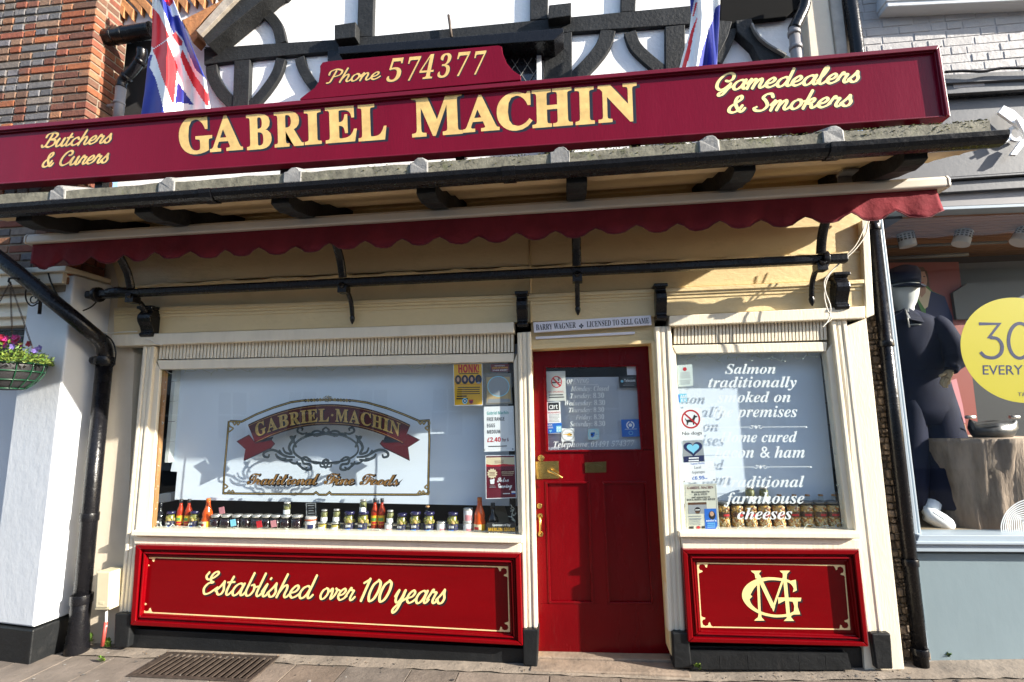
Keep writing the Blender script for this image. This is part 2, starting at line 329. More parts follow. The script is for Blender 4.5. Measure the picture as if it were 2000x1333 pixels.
# a brush script of my own: centre lines in x-height units, drawn with a broad nib
GL = {
'a': (1.0, [[(.80, .80), (.55, .98), (.25, .8), (.1, .4), (.2, .05), (.42, .03), (.65, .35), (.80, .9)], [(.84, .98), (.75, .4), (.80, .08), (.95, .05), (1.12, .3)]]),
'b': (.9, [[(.34, 1.85), (.22, 1.0), (.15, .35), (.3, .03), (.55, .1), (.72, .5), (.62, .9), (.42, .85)], [(.62, .88), (.78, .74), (.98, .8)]]),
'c': (.78, [[(.68, .78), (.5, .98), (.2, .75), (.1, .3), (.32, .02), (.6, .12), (.85, .35)]]),
'd': (1.0, [[(.80, .80), (.55, .98), (.25, .8), (.1, .4), (.2, .05), (.42, .03), (.65, .35), (.80, .9)], [(.95, 1.85), (.84, 1.0), (.75, .4), (.80, .08), (.95, .05), (1.12, .3)]]),
'e': (.76, [[(.1, .38), (.45, .5), (.62, .8), (.45, 1.0), (.18, .7), (.1, .3), (.32, .02), (.6, .12), (.85, .38)]]),
'h': (.92, [[(.36, 1.85), (.22, 1.0), (.06, 0)], [(.13, .35), (.35, .85), (.58, .98), (.66, .7), (.6, .25), (.68, .04), (.83, .06), (1.02, .33)]]),
'i': (.48, [[(0, .4), (.18, .9)], [(.24, 1.0), (.15, .35), (.2, .05), (.36, .06), (.56, .35)], [(.36, 1.42), (.40, 1.5)]]),
'k': (.86, [[(.36, 1.85), (.22, 1.0), (.06, 0)], [(.13, .4), (.45, .95), (.64, .92), (.56, .62), (.28, .5)], [(.28, .5), (.5, .4), (.55, .1), (.7, .04), (.95, .35)]]),
'l': (.5, [[(.34, 1.85), (.22, 1.0), (.13, .3), (.22, .04), (.37, .06), (.58, .35)]]),
'L': (.55, [[(0, .35), (.32, 1.0), (.48, 1.6), (.38, 1.82), (.27, 1.5), (.18, .9), (.13, .3), (.24, .04), (.4, .06), (.62, .35)]]),
'm': (1.2, [[(-.02, .55), (.15, .92)], [(.2, 1.0), (.06, 0)], [(.12, .4), (.35, .9), (.5, .96), (.55, .72), (.43, 0)], [(.5, .4), (.75, .9), (.9, .96), (.95, .7), (.88, .25), (.95, .04), (1.1, .06), (1.3, .35)]]),
'n': (.88, [[(-.02, .55), (.15, .92)], [(.2, 1.0), (.06, 0)], [(.12, .4), (.35, .9), (.52, .96), (.6, .7), (.54, .25), (.62, .04), (.77, .06), (.97, .35)]]),
'o': (.84, [[(.5, .98), (.22, .78), (.1, .35), (.25, .03), (.5, .1), (.7, .5), (.62, .88), (.45, .96)], [(.62, .88), (.75, .74), (.95, .8)]]),
'r': (.74, [[(-.02, .3), (.18, .85), (.28, 1.1), (.36, .9), (.58, .86), (.52, .6), (.45, .25), (.52, .05), (.66, .06), (.84, .33)]]),
's': (.74, [[(-.02, .28), (.28, .72), (.46, 1.1)], [(.46, 1.08), (.5, .75), (.6, .4), (.48, .06), (.25, .03), (.12, .2)]]),
't': (.52, [[(.32, 1.5), (.2, .9), (.13, .3), (.22, .04), (.37, .06), (.58, .35)], [(.0, 1.02), (.52, 1.08)]]),
'u': (.94, [[(0, .5), (.13, .9)], [(.2, 1), (.1, .4), (.2, .04), (.4, .1), (.58, .45), (.68, .95)], [(.72, 1), (.63, .35), (.71, .05), (.86, .06), (1.05, .35)]]),
'v': (.78, [[(0, .7), (.14, .96), (.24, .7), (.24, .06), (.5, .35), (.62, .8), (.5, .96)], [(.6, .88), (.85, .82)]]),
'y': (.92, [[(0, .5), (.13, .9)], [(.2, 1), (.1, .4), (.2, .04), (.4, .1), (.58, .45), (.68, .95)], [(.72, 1), (.6, .1), (.42, -.55), (.2, -.8), (.1, -.55), (.4, -.12), (.95, .38)]]),
'B': (1.12, [[(.45, 1.7), (.34, .9), (.2, .25), (-.02, .06), (-.18, .25)], [(-.08, 1.3), (.02, 1.66), (.5, 1.84), (.95, 1.58), (.82, 1.12), (.42, .98)], [(.42, .98), (.92, .84), (.97, .35), (.6, .03), (.25, .12)]]),
'C': (1.1, [[(.72, 1.25), (.95, 1.3), (.98, 1.62), (.72, 1.82), (.4, 1.6), (.14, 1.0), (.14, .35), (.45, .03), (.85, .2), (1.15, .5)]]),
'E': (1.05, [[(.02, 1.78), (-.1, 1.45), (.12, 1.2), (.5, 1.35), (.8, 1.7), (.66, 1.86), (.42, 1.7), (.3, 1.35), (.42, 1.06), (.62, 1.0), (.5, .92)], [(.5, .98), (.22, .85), (.04, .45), (.22, .03), (.6, .12), (1.1, .6)]]),
'G': (1.2, [[(.66, 1.0), (.9, .95), (1.1, 1.2), (1.08, 1.6), (.8, 1.82), (.42, 1.6), (.14, 1.0), (.14, .4), (.4, .06), (.72, .2), (1.02, .6)], [(1.04, .68), (.92, .1), (.68, -.48), (.44, -.55), (.44, -.3), (.8, .02), (1.2, .35)]]),
'P': (1.0, [[(.42, 1.6), (.3, .8), (.16, .1), (-.1, .0)], [(-.12, 1.15), (-.06, 1.6), (.4, 1.84), (.92, 1.58), (.86, 1.05), (.42, .82)]]),
'S': (1.02, [[(.98, 1.45), (.85, 1.76), (.55, 1.74), (.38, 1.4), (.62, 1.0), (.78, .5), (.55, .06), (.15, .05), (-.02, .3), (.12, .45)]]),
'&': (1.2, [[(1.08, .4), (.9, .04), (.62, .35), (.35, 1.05), (.4, 1.6), (.62, 1.72), (.68, 1.4), (.4, 1.0), (.1, .6), (.1, .15), (.4, .0), (.7, .25), (.86, .7)]]),
'1': (.55, [[(.02, 1.3), (.34, 1.55)], [(.38, 1.62), (.2, 0)]]),
'0': (.78, [[(.5, 1.55), (.2, 1.2), (.1, .5), (.25, .02), (.52, .2), (.68, .8), (.66, 1.35), (.48, 1.55)]]),
' ': (.5, []),
}
def script(m, s, A, B, xh, y, mi=0, thick=.3, thin=.15, slant=.3, nib=20., grow=0., off=(0, 0), track=1.):
    """brush script from A to B (x,z points of the base line); xh = x-height vector length in m"""
    A, B = np.array(A, float), np.array(B, float)
    tot = sum(GL[c][0]*track for c in s); un = (B-A)/tot; L = np.linalg.norm(un); ux = un/L; uz = np.array([-ux[1], ux[0]])
    x = 0.
    for ci, ch in enumerate(s):
        adv, st = GL[ch]
        for k, pts in enumerate(st):
            P = [np.array([(p[0]+x+slant*p[1]*xh/L)*L, p[1]*xh]) for p in cr(pts, 7)]
            q = len(P); Ls = []; Rs = []
            for i in range(q):
                t = P[min(i+1, q-1)]-P[max(i-1, 0)]; t = t/(np.linalg.norm(t)+1e-9); an = math.degrees(math.atan2(t[1], t[0]))
                wd = (thin+(thick-thin)*abs(math.sin(R_(an-nib))))*xh+2*grow
                nn = np.array([-t[1], t[0]])*wd/2; Ls.append(P[i]+nn); Rs.append(P[i]-nn)
            def cap_(c, a, sgn):
                d = a-c; r = np.linalg.norm(d); an = math.atan2(d[1], d[0])
                return [c+r*np.array([math.cos(an+sgn*math.pi*j/6), math.sin(an+sgn*math.pi*j/6)]) for j in range(1, 6)]
            rows = list(zip(Ls, Rs)); vs = []; fs = []
            yb = y-.00003*(k+4*(ci % 3))
            def W(p, i): return tuple((A+ux*p[0]+uz*p[1]+np.array(off))[j] if j != 1 else 0 for j in (0, 1)) 
            def add(p, i):
                qv = A+ux*p[0]+uz*p[1]+np.array(off); vs.append((qv[0], yb-.0000008*i, qv[1])); return len(vs)-1
            idx = [(add(a, i), add(b, i)) for i, (a, b) in enumerate(rows)]
            for i in range(q-1): fs.append([idx[i][1], idx[i+1][1], idx[i+1][0], idx[i][0]])
            c0 = [add(p, 0) for p in cap_(P[0], Ls[0], 1)]; fs.append([idx[0][0]]+c0+[idx[0][1]])
            c1 = [add(p, q) for p in cap_(P[-1], Rs[-1], 1)]; fs.append([idx[-1][1]]+c1+[idx[-1][0]])
            m.add(vs, fs, mi)
        x += adv*track
    return m
# ================================================================ SETTING
def gz(x): return 0.0 if x < .8 else .05*(x-.8)
m = MB()
y = -.13; row = 0
while y > -2.75:
    dy = random.choice((.36, .42, .30)); x = -6.4+random.random()*.3
    while x < 5:
        dx = random.choice((.30, .34, .42, .56)); g = .004
        t = random.random(); k = .75+.4*random.random()
        c = (np.array((.185, .140, .105))*(1-t)+np.array((.16, .14, .12))*t)*k
        h = random.uniform(-.002, .002)
        a, b = x+g, x+dx-g; z0, z1 = gz(a)+h, gz(b)+h
        m.add([(a, y-dy+g, z0), (b, y-dy+g, z1), (b, y-g, z1), (a, y-g, z0), (a+.0, y-dy+g, z0-.05), (b, y-dy+g, z1-.05), (b, y-g, z1-.05), (a, y-g, z0-.05)],
              [[0, 1, 2, 3], [4, 5, 1, 0], [5, 6, 2, 1], [6, 7, 3, 2], [7, 4, 0, 3]], 0, False, tuple(c))
        x += dx
    y -= dy; row += 1
xs = np.linspace(-6.4, 5, 60)
vs = []; fs = []
for i, x in enumerate(xs):
    vs += [(x, -2.76, gz(x)-.007), (x, .6, gz(x)-.007)]
    if i: fs.append([2*i-2, 2*i, 2*i+1, 2*i-1])
m.add(vs, fs, 0, False, (.13, .11, .085))
# rough cement fillet laid along the foot of the shop
n = 120; vs = []; fs = []
for i in range(n):
    x = -3.5+8.4*i/(n-1); yy = -.125+random.uniform(-.012, .012)
    vs += [(x, yy, gz(x)+.001), (x, -.06, gz(x)+.004+random.uniform(0, .004)), (x, .12, gz(x)+.012)]
    if i: fs += [[3*i-3, 3*i, 3*i+1, 3*i-2], [3*i-2, 3*i+1, 3*i+2, 3*i-1]]
m.add(vs, fs, 0, False, (.23, .19, .15))
struct(m.build('pavement', [slab_m], bevel=0), 'worn paving slabs along the foot of the shops')
m = MB()
for i in range(150):
    x = random.uniform(-3.4, 3.2); yv = -random.random()**1.3*.75-.02; r = random.uniform(.004, .013); z = gz(x)+.0035; a0 = random.random()*6; k = .6+.8*random.random()
    m.add([(x+r*(1+.3*math.sin(j*2.1+i))*math.cos(a0+j*.785), yv+r*(1+.3*math.sin(j*2.1+i))*math.sin(a0+j*.785), z) for j in range(8)]+[(x, yv, z+.0015)], [[j, (j+1) % 8, 8] for j in range(8)], i % 3)
for i in range(160):
    x = random.uniform(-3.1, 1.9); yv = -.09+random.uniform(-.03, .05); r = random.uniform(.003, .010); z = gz(x)+.008; a0 = random.random()*6
    m.add([(x+r*math.cos(a0), yv+r*math.sin(a0), z), (x-r*.5*math.sin(a0), yv+r*.5*math.cos(a0), z+r*.7), (x-r*math.cos(a0), yv-r*math.sin(a0), z), (x+r*.4*math.sin(a0), yv-r*.4*math.cos(a0), z+r*.2)], [[0, 1, 2, 3]], 3+i % 2)
lit = m.build('litter', [flat('gum_dark', (.035, .032, .03), .8), flat('gum_grey', (.09, .085, .08), .8), flat('gum_pale', (.26, .25, .23), .8), flat('dry_leaf', (.11, .065, .03), .8), flat('grit', (.07, .06, .05), .9)]); lit['kind'] = 'stuff'; lit['label'] = 'gum spots and dry bits on the pavement'
m = MB(); m.box(-40, 60, -2.95, -2.78, -.12, .0); struct(m.build('kerb', [slab_m], bevel=.01), 'stone kerb')
m = MB(); m.add([(-60, -60, -.12), (80, -60, -.12), (80, -2.9, -.12), (-60, -2.9, -.12)], [[0, 1, 2, 3]]); struct(m.build('road', asphalt), 'asphalt street')
m = MB(); m.add([(-60, -.1, -.03), (80, -.1, -.03), (80, 60, -.03), (-60, 60, -.03)], [[0, 1, 2, 3]]); struct(m.build('ground', asphalt), 'ground under the buildings')
m = MB(); m.add([(-60, -2.79, -.014), (80, -2.79, -.014), (80, 0, -.014), (-60, 0, -.014)], [[0, 1, 2, 3]]); struct(m.build('footway', M('far_paving', (.16, .135, .11), .85, var=.2, vs_=3)), 'paving further along the street')

# the terrace across the street, seen only as a pale reflection in the windows
terr = thing('opposite_terrace', 'pale rendered terrace across the street mirrored in the shop windows', 'building', (0, -13, 0))
m = MB(); m.box(-30, 1.5, -16, -13, -.1, 5.6); m.box(1.5, 9, -16.2, -13.2, -.1, 4.9); m.box(9, 24, -16, -13, -.1, 5.8); m.box(24, 44, -16, -13.1, -.1, 5.6); m.build('wall', render_m, terr)
m = MB()
for xa, xb, yy, zz in ((-30.2, 1.5, -12.8, 5.6), (1.6, 8.9, -13, 4.9), (9, 24, -12.8, 5.8), (24.1, 44, -12.9, 5.6)): m.profx([(yy, zz), (yy-1.7, zz+1.6), (yy-3.4, zz)], xa, xb)
m.build('roof', tile_m, terr)
for zz in (1.0, 3.3):
    for i in range(9):
        x = -14.5+2.5*i; yy = -12.97 if x < 1.2 else -13.17
        m = MB(); m.box(x, x+1.0, yy-.02, yy, zz, zz+1.5); wn = m.build('window', dark_m, terr)
        m = MB(); m.box(x-.08, x, yy-.02, yy+.04, zz-.05, zz+1.55); m.box(x+1, x+1.08, yy-.02, yy+.04, zz-.05, zz+1.55); m.box(x+.02, x+.98, yy+.005, yy+.03, zz+.72, zz+.78); m.box(x+.47, x+.53, yy+.035, yy+.05, zz+.0, zz+1.5); m.build('frame', white_p, wn)

# ================================================================ BUTCHER'S SHOP
shop = thing('butcher_shop', "half-timbered butcher's shop with cream shopfront and red door below", 'shop', (-.7, .1, 0))
def sp(name, mat, px, y0, y1, bevel=.004, parent=None):
    m = MB(); m.S(px, y0, y1); return m.build(name, mat, parent or shop, bevel)
# dark rooms behind so that no daylight leaks in
m = MB(); m.box(-3.5, 2.0, 1.5, 1.6, -.02, 3.2); m.box(-3.55, -3.45, .3, 1.5, -.02, 3.2); m.box(1.95, 2.0, .3, 1.5, -.02, 3.2); m.box(-3.45, 1.95, .32, 1.5, 3.1, 3.2); m.box(-3.45, 1.95, .02, 1.5, 2.45, 2.5)
m.box(-.44, -.40, .13, 1.5, 0, 2.45); m.box(.66, .70, .13, 1.5, 0, 2.45)
m.build('room_shell', dark_m, shop)
# upper white wall
zt = 5.8
m = MB(); xw = at(335, 150, .06)[0]; m.prism([(xw, 2.9), (2.02, 2.9), (2.02, zt), (xw, zt)], .06, .3); m.prism([(-3.62, 2.95), (xw-.002, 2.95), (xw-.002, 3.60), (-3.62, 3.60)], .06, .3); m.build('upper_wall', plaster, shop)
TB = .02
def beam(px, y0=TB, y1=.07, name='timber_beam', mat=None):
    return sp(name, mat or timber_m, px, y0, y1, .006)
beam([(398, 95), (500, 87), (660, 77), (1000, 44), (1347, 11), (1600, -12), (1600, 22), (1347, 47), (1100, 64), (660, 100), (500, 114), (398, 127)])
beam([(701, -80), (732, -80), (728, 71.5), (697, 72.5)], .018)
beam([(1036, -80), (1071, -80), (1070, 37), (1035, 39)], .018)
beam([(1214, -80), (1246, -80), (1241, 22), (1212, 24)], .018)
beam([(653, 49), (695, 43), (694, 73), (653, 77)], -.06, .06)
beam([(1072, 10), (1116, 5), (1115, 31), (1070, 37)], -.06, .06)
beam([(457, 119), (488, 116), (483, 260), (452, 260)], .018)
beam([(1063, 70), (1117, 62), (1118, 300), (1063, 300)], .016)
beam([(1299, 52), (1338, 48), (1340, 300), (1300, 300)], .018)
beam([(1590, 40), (1602, 40), (1606, 300), (1592, 300)], .018)
def brace(pts, wpx, y0=.024, name='timber_brace'):
    P = cr([np.array(xz(x, yv, y0)) for x, yv in pts], 6); m = MB(); m.strip(P, wpx/300., y0, .075); return m.build(name, timber_m, shop, .005)
brace([(500, 16), (522, 28), (540, 50), (549, 84)], 27)
brace([(412, 128), (415, 150), (432, 180), (462, 210), (480, 225)], 30)
brace([(548, 114), (540, 140), (525, 165), (505, 190), (480, 215)], 25)
brace([(584, 112), (590, 132), (603, 155), (622, 178), (650, 200)], 25)
brace([(1188, 58), (1180, 85), (1163, 110), (1140, 135), (1110, 165)], 34)
brace([(1230, 62), (1240, 88), (1258, 108), (1284, 130), (1320, 160)], 27)
# diagonal principal of the left gable with its raised barge board
beam([(437, 91), (496, 28), (530, -12), (560, -60), (620, -60), (560, 0), (512, 10), (495, 31), (446, 91), (405, 96), (398, 92)], .028)
beam([(405, 88), (391, 69), (459, 0), (520, -60), (580, -60), (512, 0)], -.10, .05, 'barge_board')
sp('barge_board', M('weathered_board', (.33, .29, .24), .8, var=.3, vs_=14, bump=.3, bs=40), [(383, 60), (391, 69), (459, 0), (520, -60), (497, -60), (436, 0)], -.13, .0, .003)
# right gable: deep eaves with their shadow painted near-black, bracket and posts
beam([(1408, -60), (1612, -60), (1604, 8), (1552, 20), (1536, 33), (1470, 40), (1450, 52), (1406, 60)], -.004, .04, 'shaded_eaves_bracket', M('eaves_shadow_black', (.003, .003, .003), .8, var=.3, spec=.1))
brace([(1424, 20), (1420, 60), (1408, 90), (1392, 118)], 40, .0)
beam([(1403, 40), (1430, 42), (1422, 70), (1404, 106), (1402, 112)], -.02)
beam([(1437, 40), (1468, 36), (1476, 60), (1505, 90), (1545, 112), (1600, 130), (1490, 130), (1470, 90), (1440, 62)], -.02)
m = MB(); m.strip(cr([xz(1469, 45, -.05), xz(1480, 66, -.05), xz(1500, 85, -.05), xz(1536, 106, -.05)], 6), .012, -.05, -.02); m.build('lead_flashing', lead_m, shop)
sp('corner_post', beige_wall, [(1566, -60), (1612, -60), (1644, 200), (1590, 200)], -.03, .06, .01)
sp('corner_post', M('old_post_paint', (.42, .38, .33), .7, var=.2, vs_=12, bump=.4), [(1614, -60), (1638, -60), (1668, 200), (1646, 200)], -.045, .06, .008)
# leaded window under its hood, behind the phone sign
m = MB(); m.S([(640, 100), (985, 78), (985, 260), (640, 260)], .012, .055); m.build('hood_shade_panel', black, shop)  # flat black panel standing in for the shadow under the hood
lw = MB(); lw.S([(984, 90), (1058, 84), (1060, 262), (984, 262)], .018, .05); lw = lw.build('leaded_window', M('old_leaded_glass', (.02, .022, .028), .08, var=.3, vs_=20, coat=.5), shop)
m = MB(); m.line([(984, 96), (1052, 90)], .03, -.01, .017); m.line([(1052.5, 86), (1054, 262)], .035, -.012, .017); m.build('frame', render_m, lw)
m = MB()
for k in range(-8, 10):
    m.line([(985+k*24, 96), (985+k*24+110, 262)], .005, .011, .0175)
    m.line([(1052-k*24, 92), (1052-k*24-110, 262)], .005, .0065, .0105)
mm_ = MB()
xr = [xz(984, 100, .01)[0], xz(1050, 100, .01)[0]]
for fi, f in enumerate(m.f): pass
keep = MB()
for k in range(0, len(m.v), 8):
    seg = m.v[k:k+8]
    cx = [p[0] for p in seg]
    # trim each came to the light's width
    x0, x1 = min(cx), max(cx)
    if x1 < xr[0] or x0 > xr[1]: continue
    a, b = np.array(seg[0]), np.array(seg[1])
    z_at = lambda X: a[2]+(b[2]-a[2])*(X-a[0])/(b[0]-a[0])
    X0, X1 = max(min(a[0], b[0]), xr[0]), min(max(a[0], b[0]), xr[1])
    if X1-X0 < .01: continue
    keep.strip([(X0, z_at(X0)), (X1, z_at(X1))], .005, seg[0][1], seg[0][1]+.004)
keep.build('lead_cames', lead_m, lw)
m = MB(); m.S([(660, 92), (1100, 55), (1101, 62), (1082, 79), (662, 106)], -.16, .05); m.build('window_hood', black, shop, .004)
m = MB(); m.tube([V3(876, 30, -.02), V3(882, 74, -.02)], .011, 10); m.build('vent_pipe', iron_m, shop)

# ---- fascia boards above the windows (each a separate plank run)
L0, R0 = 268, 1692
def fz(px, py): return (px, py)
sp('fascia_board', cream, [(190, 405), (1700, 312), (1690, 492), (1030, 519), (500, 543), (232, 560)], .018, .10, .004)
# wavy split line under the upper board
m = MB(); P = []
for i in range(90):
    t = i/89; x = 236+t*(1688-236); P.append(xz(x, 560-(x-232)*.0468+1.6*math.sin(i*.9)+1.2*math.sin(i*2.3)+.6, .0))
m.strip(P, .016, -.004, .02); m.build('board_ridge', cream, shop, .003)
sp('fascia_board', cream, [(232, 560), (500, 546), (1030, 522), (1690, 494), (1690, 546), (1030, 575), (500, 594), (228, 603)], .008, .10, .004)
m = MB()
for a, b, yy in ((0, 8, -.030), (8.4, 14, -.020), (14.4, 21, -.012)):
    m.S([(222, 602+a), (500, 593.5+a), (1030, 575+a), (1688, 546+a), (1688, 546+b), (1030, 575+b), (500, 593.5+b), (222, 602+b)], yy, .06)
m.build('cornice_moulding', cream, shop, .004)
sp('frieze_board', cream, [(222, 623), (500, 614.5), (1030, 596), (1688, 567), (1688, 598), (1280, 618), (1036, 629), (500, 645), (222, 655)], -.006, .08, .003)
sp('architrave', cream_white, [(218, 654.5), (500, 645.4), (1004, 629.4), (1004, 650), (500, 667), (218, 677)], -.05, .08, .006)
sp('architrave', cream_white, [(1307, 617), (1690, 598), (1690, 622), (1307, 637)], -.05, .08, .006)
m = MB(); m.tube([V3(1034, 470, .0), V3(1037, 630, -.012)], .008, 8); m.build('conduit', cream, shop)
# side wall panels
sp('wall_panel', beige_wall, [(150, 470), (232, 466), (229, 640), (262, 690), (240, 1290), (120, 1290)], .035, .14, .0)
sp('wall_panel', cream_white, [(1646, 640), (1692, 622), (1768, 1320), (1690, 1320)], -.022, .14, .004)
sp('corner_board', cream_white, [(1683, 430), (1697, 430), (1707, 600), (1708, 615), (1692, 622)], -.03, .12, .004)
# pilasters
def pilaster(quads, bx, y=-.026):
    ms = MB()
    for q, yy in quads: ms.S(q, yy, .06)
    p = ms.build('pilaster', cream_white, shop, .006)
    m = MB(); m.S(bx, y-.035, .06); m.build('plinth_block', plinth_m, p, .008)
def fluted(tl, tr, bl, br, n=3, y=-.026):
    out = [([tl, tr, br, bl], y+.010)]
    for i in range(n):
        a, b = (i+.12)/n, (i+.86)/n
        T = lambda p, q, t: (p[0]+(q[0]-p[0])*t, p[1]+(q[1]-p[1])*t)
        out.append(([T(tl, tr, a), T(tl, tr, b), T(bl, br, b), T(bl, br, a)], y if i != 1 else y+.005))
    return out
pilaster(fluted((279, 676), (303, 676), (231, 1198), (256, 1199)), [(224, 1199), (256, 1199), (249, 1266), (222, 1266)])
pilaster(fluted((1010, 650), (1037, 648), (1021, 1229), (1050, 1230)), [(1020, 1231), (1052, 1230), (1049, 1305), (1022, 1300)])
pilaster(fluted((1278, 638), (1311, 637), (1305, 1234), (1339, 1235)), [(1313, 1236), (1345, 1236), (1352, 1306), (1316, 1306)])
pilaster(fluted((1622, 624), (1654, 622), (1692, 1236), (1726, 1236)), [(1702, 1238), (1740, 1238), (1745, 1308), (1712, 1308)])
# corbels: black scrolled consoles
def corbel(x0, x1, ytop, ybot):
    c = at((x0+x1)/2, ytop, -.07); d = at((x0+x1)/2, ybot, -.03); H = c[2]-d[2]; zt_ = c[2]
    wd = at(x1, ytop, -.07)[0]-at(x0, ytop, -.07)[0]; xc = c[0]
    prof = [(.05, 0), (-.13, 0), (-.13, -.07), (-.108, -.11), (-.12, -.17), (-.143, -.26), (-.148, -.38), (-.135, -.50), (-.108, -.62), (-.088, -.74), (-.082, -.82), (-.10, -.86), (-.105, -.93), (-.085, -.99), (.05, -1.0)]
    wd *= .86; m = MB(); m.profx([(a*.70 if a < 0 else a, zt_+b*H) for a, b in prof], xc-wd/2+.006, xc+wd/2-.006)
    m.profx([(.05, zt_+.012), (-.104, zt_+.012), (-.104, zt_-.05*H), (.05, zt_-.05*H)], xc-wd/2-.004, xc+wd/2+.004)
    m.build('corbel', black, shop, .006, seg=2)
corbel(272, 305, 602, 660); corbel(1005, 1033, 574, 641); corbel(1275, 1304, 559, 628); corbel(1622, 1658, 537, 607)

# ---- display windows
def window(tl, tr, br, bl, head_l, head_r, sill_l, sill_r, grille, jl, jr, nsl):
    """tl..bl glass corners (px); frame pieces butted round it"""
    y0 = -.006; fr = MB()
    fr.S([head_l, head_r, tr, tl], y0, .07)
    fr.S([jl[0], tl, bl, jl[1]], y0+.003, .07); fr.S([tr, jr[0], jr[1], br], y0+.003, .07)
    f = fr.build('window_frame', cream_white, shop, .005)
    s_ = MB(); s_.S([(sill_l[0]-6, bl[1]), (sill_r[0]+2, br[1]), (sill_r[0]+2, br[1]+13), (sill_l[0]-7, bl[1]+10)], -.075, .30); s_.S([(sill_l[0]-3, bl[1]+10.5), (sill_r[0], br[1]+13.5), sill_r, sill_l], -.04, .10)
    s_.build('sill', cream_white, shop, .006)
    g = MB(); g.S([tl, tr, br, bl], .010, .016); g.build('pane', glass_m, f)
    if grille:
        a, b, c, d = grille; gm = MB(); gm.S([a, b, c, d], .02, .06); bk = gm.build('vent_grille', M('grille_shade', (.50, .40, .25), .7, var=.1), shop)
        gm = MB()
        for i in range(nsl):
            t0, t1 = (i+.12)/nsl, (i+.80)/nsl
            T = lambda p, q, t: (p[0]+(q[0]-p[0])*t, p[1]+(q[1]-p[1])*t)
            gm.S([T(a, b, t0), T(a, b, t1), T(d, c, t1), T(d, c, t0)], .0, .019)
        gm.build('slats', cream_white, bk)
    return f
win_a = window((312, 722), (1003, 707), (1013, 1049), (290, 1037), (306, 704), (1004, 690), (262, 1063), (1018, 1081), ((312, 675), (1004, 652), (1004, 688), (309, 702)), ((302, 704), (270, 1038)), ((1010, 690), (1019, 1050)), 104)
win_b = window((1320, 691), (1614, 687), (1657, 1040), (1339, 1040), (1313, 675), (1616, 668), (1333, 1074), (1680, 1074), ((1316, 640), (1614, 622), (1616, 664), (1316, 672)), ((1311, 675), (1331, 1041)), ((1627, 668), (1682, 1041)), 44)
m = MB(); m.S([(313, 724), (321, 724), (297, 1036), (289, 1036)], .022, .06); m.build('bare_wood_bead', woodraw, win_a)
# window bays inside
m = MB()
for z in range(10):
    for k in range(3):
        zz = 1.25+z*.152; yy = .10+k*.152
        m.box(-3.03, -3.00, yy, yy+.149, zz, zz+.149)
m.build('tiled_reveal', wtile, shop)
m = MB(); m.box(-3.05, -.42, .06, .30, .66, .79); m.box(.68, 1.80, .06, .30, .66, .80); m.build('window_shelf', cream_white, shop)
m = MB(); m.box(-3.1, -.42, .45, .50, .6, 2.45); m.box(.68, 1.9, .45, .5, .6, 2.45); m.box(1.86, 1.9, .06, .45, .6, 2.45); m.build('bay_back', dark_m, shop)
m = MB()
for z in range(10):
    m.box(1.76, 1.79, .10, .25, .86+z*.152, 1.005+z*.152); m.box(1.76, 1.79, .253, .40, .86+z*.152, 1.005+z*.152)
m.build('tiled_reveal', wtile, shop)

# ---- stall risers (red panels under the windows)
def lerp2(q, u, v):
    tl, tr, br, bl = q
    return ((tl[0]*(1-u)+tr[0]*u)*(1-v)+(bl[0]*(1-u)+br[0]*u)*v, (tl[1]*(1-u)+tr[1]*u)*(1-v)+(bl[1]*(1-u)+br[1]*u)*v)
def ringS(m, q0, q1, y0, y1):
    n = 4
    for i in range(4):
        j = (i+1) % 4; m.S([q0[i], q0[j], q1[j], q1[i]], y0, y1)
CORN = [(0, 0), (1, 0), (1, .06), (.84, .12), (.76, .40), (.64, .34), (.62, .2), (.45, .12), (.22, .17), (.12, .36), (.19, .58), (.36, .62), (.42, .72), (.12, .84), (.06, 1), (0, 1)]
def goldborder(m, q, y, wpx, cpx, mi=0):
    q = [np.array(p, float) for p in q]
    for i in range(4):
        a, b, p = q[i], q[(i+1) % 4], q[i-1]
        u = (b-a)/np.linalg.norm(b-a); v = (p-a)/np.linalg.norm(p-a)
        m.S([tuple(a+u*s*cpx+v*t*cpx) for s, t in CORN], y, y+.001, mi)
        va = v; vb = (q[(i+2) % 4]-b)/np.linalg.norm(q[(i+2) % 4]-b)
        m.S([tuple(a+u*cpx), tuple(b-u*cpx), tuple(b-u*cpx+vb*wpx), tuple(a+u*cpx+va*wpx)], y, y+.001, mi)
def inset(q, l, t, r=None, b=None):
    r = l if r is None else r; b = t if b is None else b
    tl, tr, br, bl = [np.array(p, float) for p in q]
    return [(tl[0]+l, tl[1]+t), (tr[0]-r, tr[1]+t), (br[0]-r, br[1]-b), (bl[0]+l, bl[1]-b)]
def riser(q, gq, cpx):
    m = MB(); m.S(inset(q, 6, 6), -.03, .08); st = m.build('stall_riser', red, shop)
    m = MB(); q1 = inset(q, 10, 9); q2 = inset(q, 15, 14); q3 = inset(q, 19, 18); q4 = inset(q, 24, 23)
    ringS(m, q, q1, -.075, -.02); ringS(m, q1, q2, -.052, -.025); ringS(m, q2, q3, -.066, -.026); ringS(m, q3, q4, -.045, -.0255)
    m.build('panel_moulding', red, st, .006)
    m = MB(); goldborder(m, gq, -.0306, 2.2, cpx); m.build('gold_border', goldline, st)
    return st
ra = riser([(264, 1065), (1016, 1082), (1021, 1262), (254, 1222)], [(283, 1088), (993, 1107), (996, 1235), (276, 1197)], 24)
rb = riser([(1333, 1074), (1678, 1075), (1697, 1264), (1344, 1255)], [(1361, 1099), (1650, 1104), (1661, 1231), (1369, 1226)], 25)
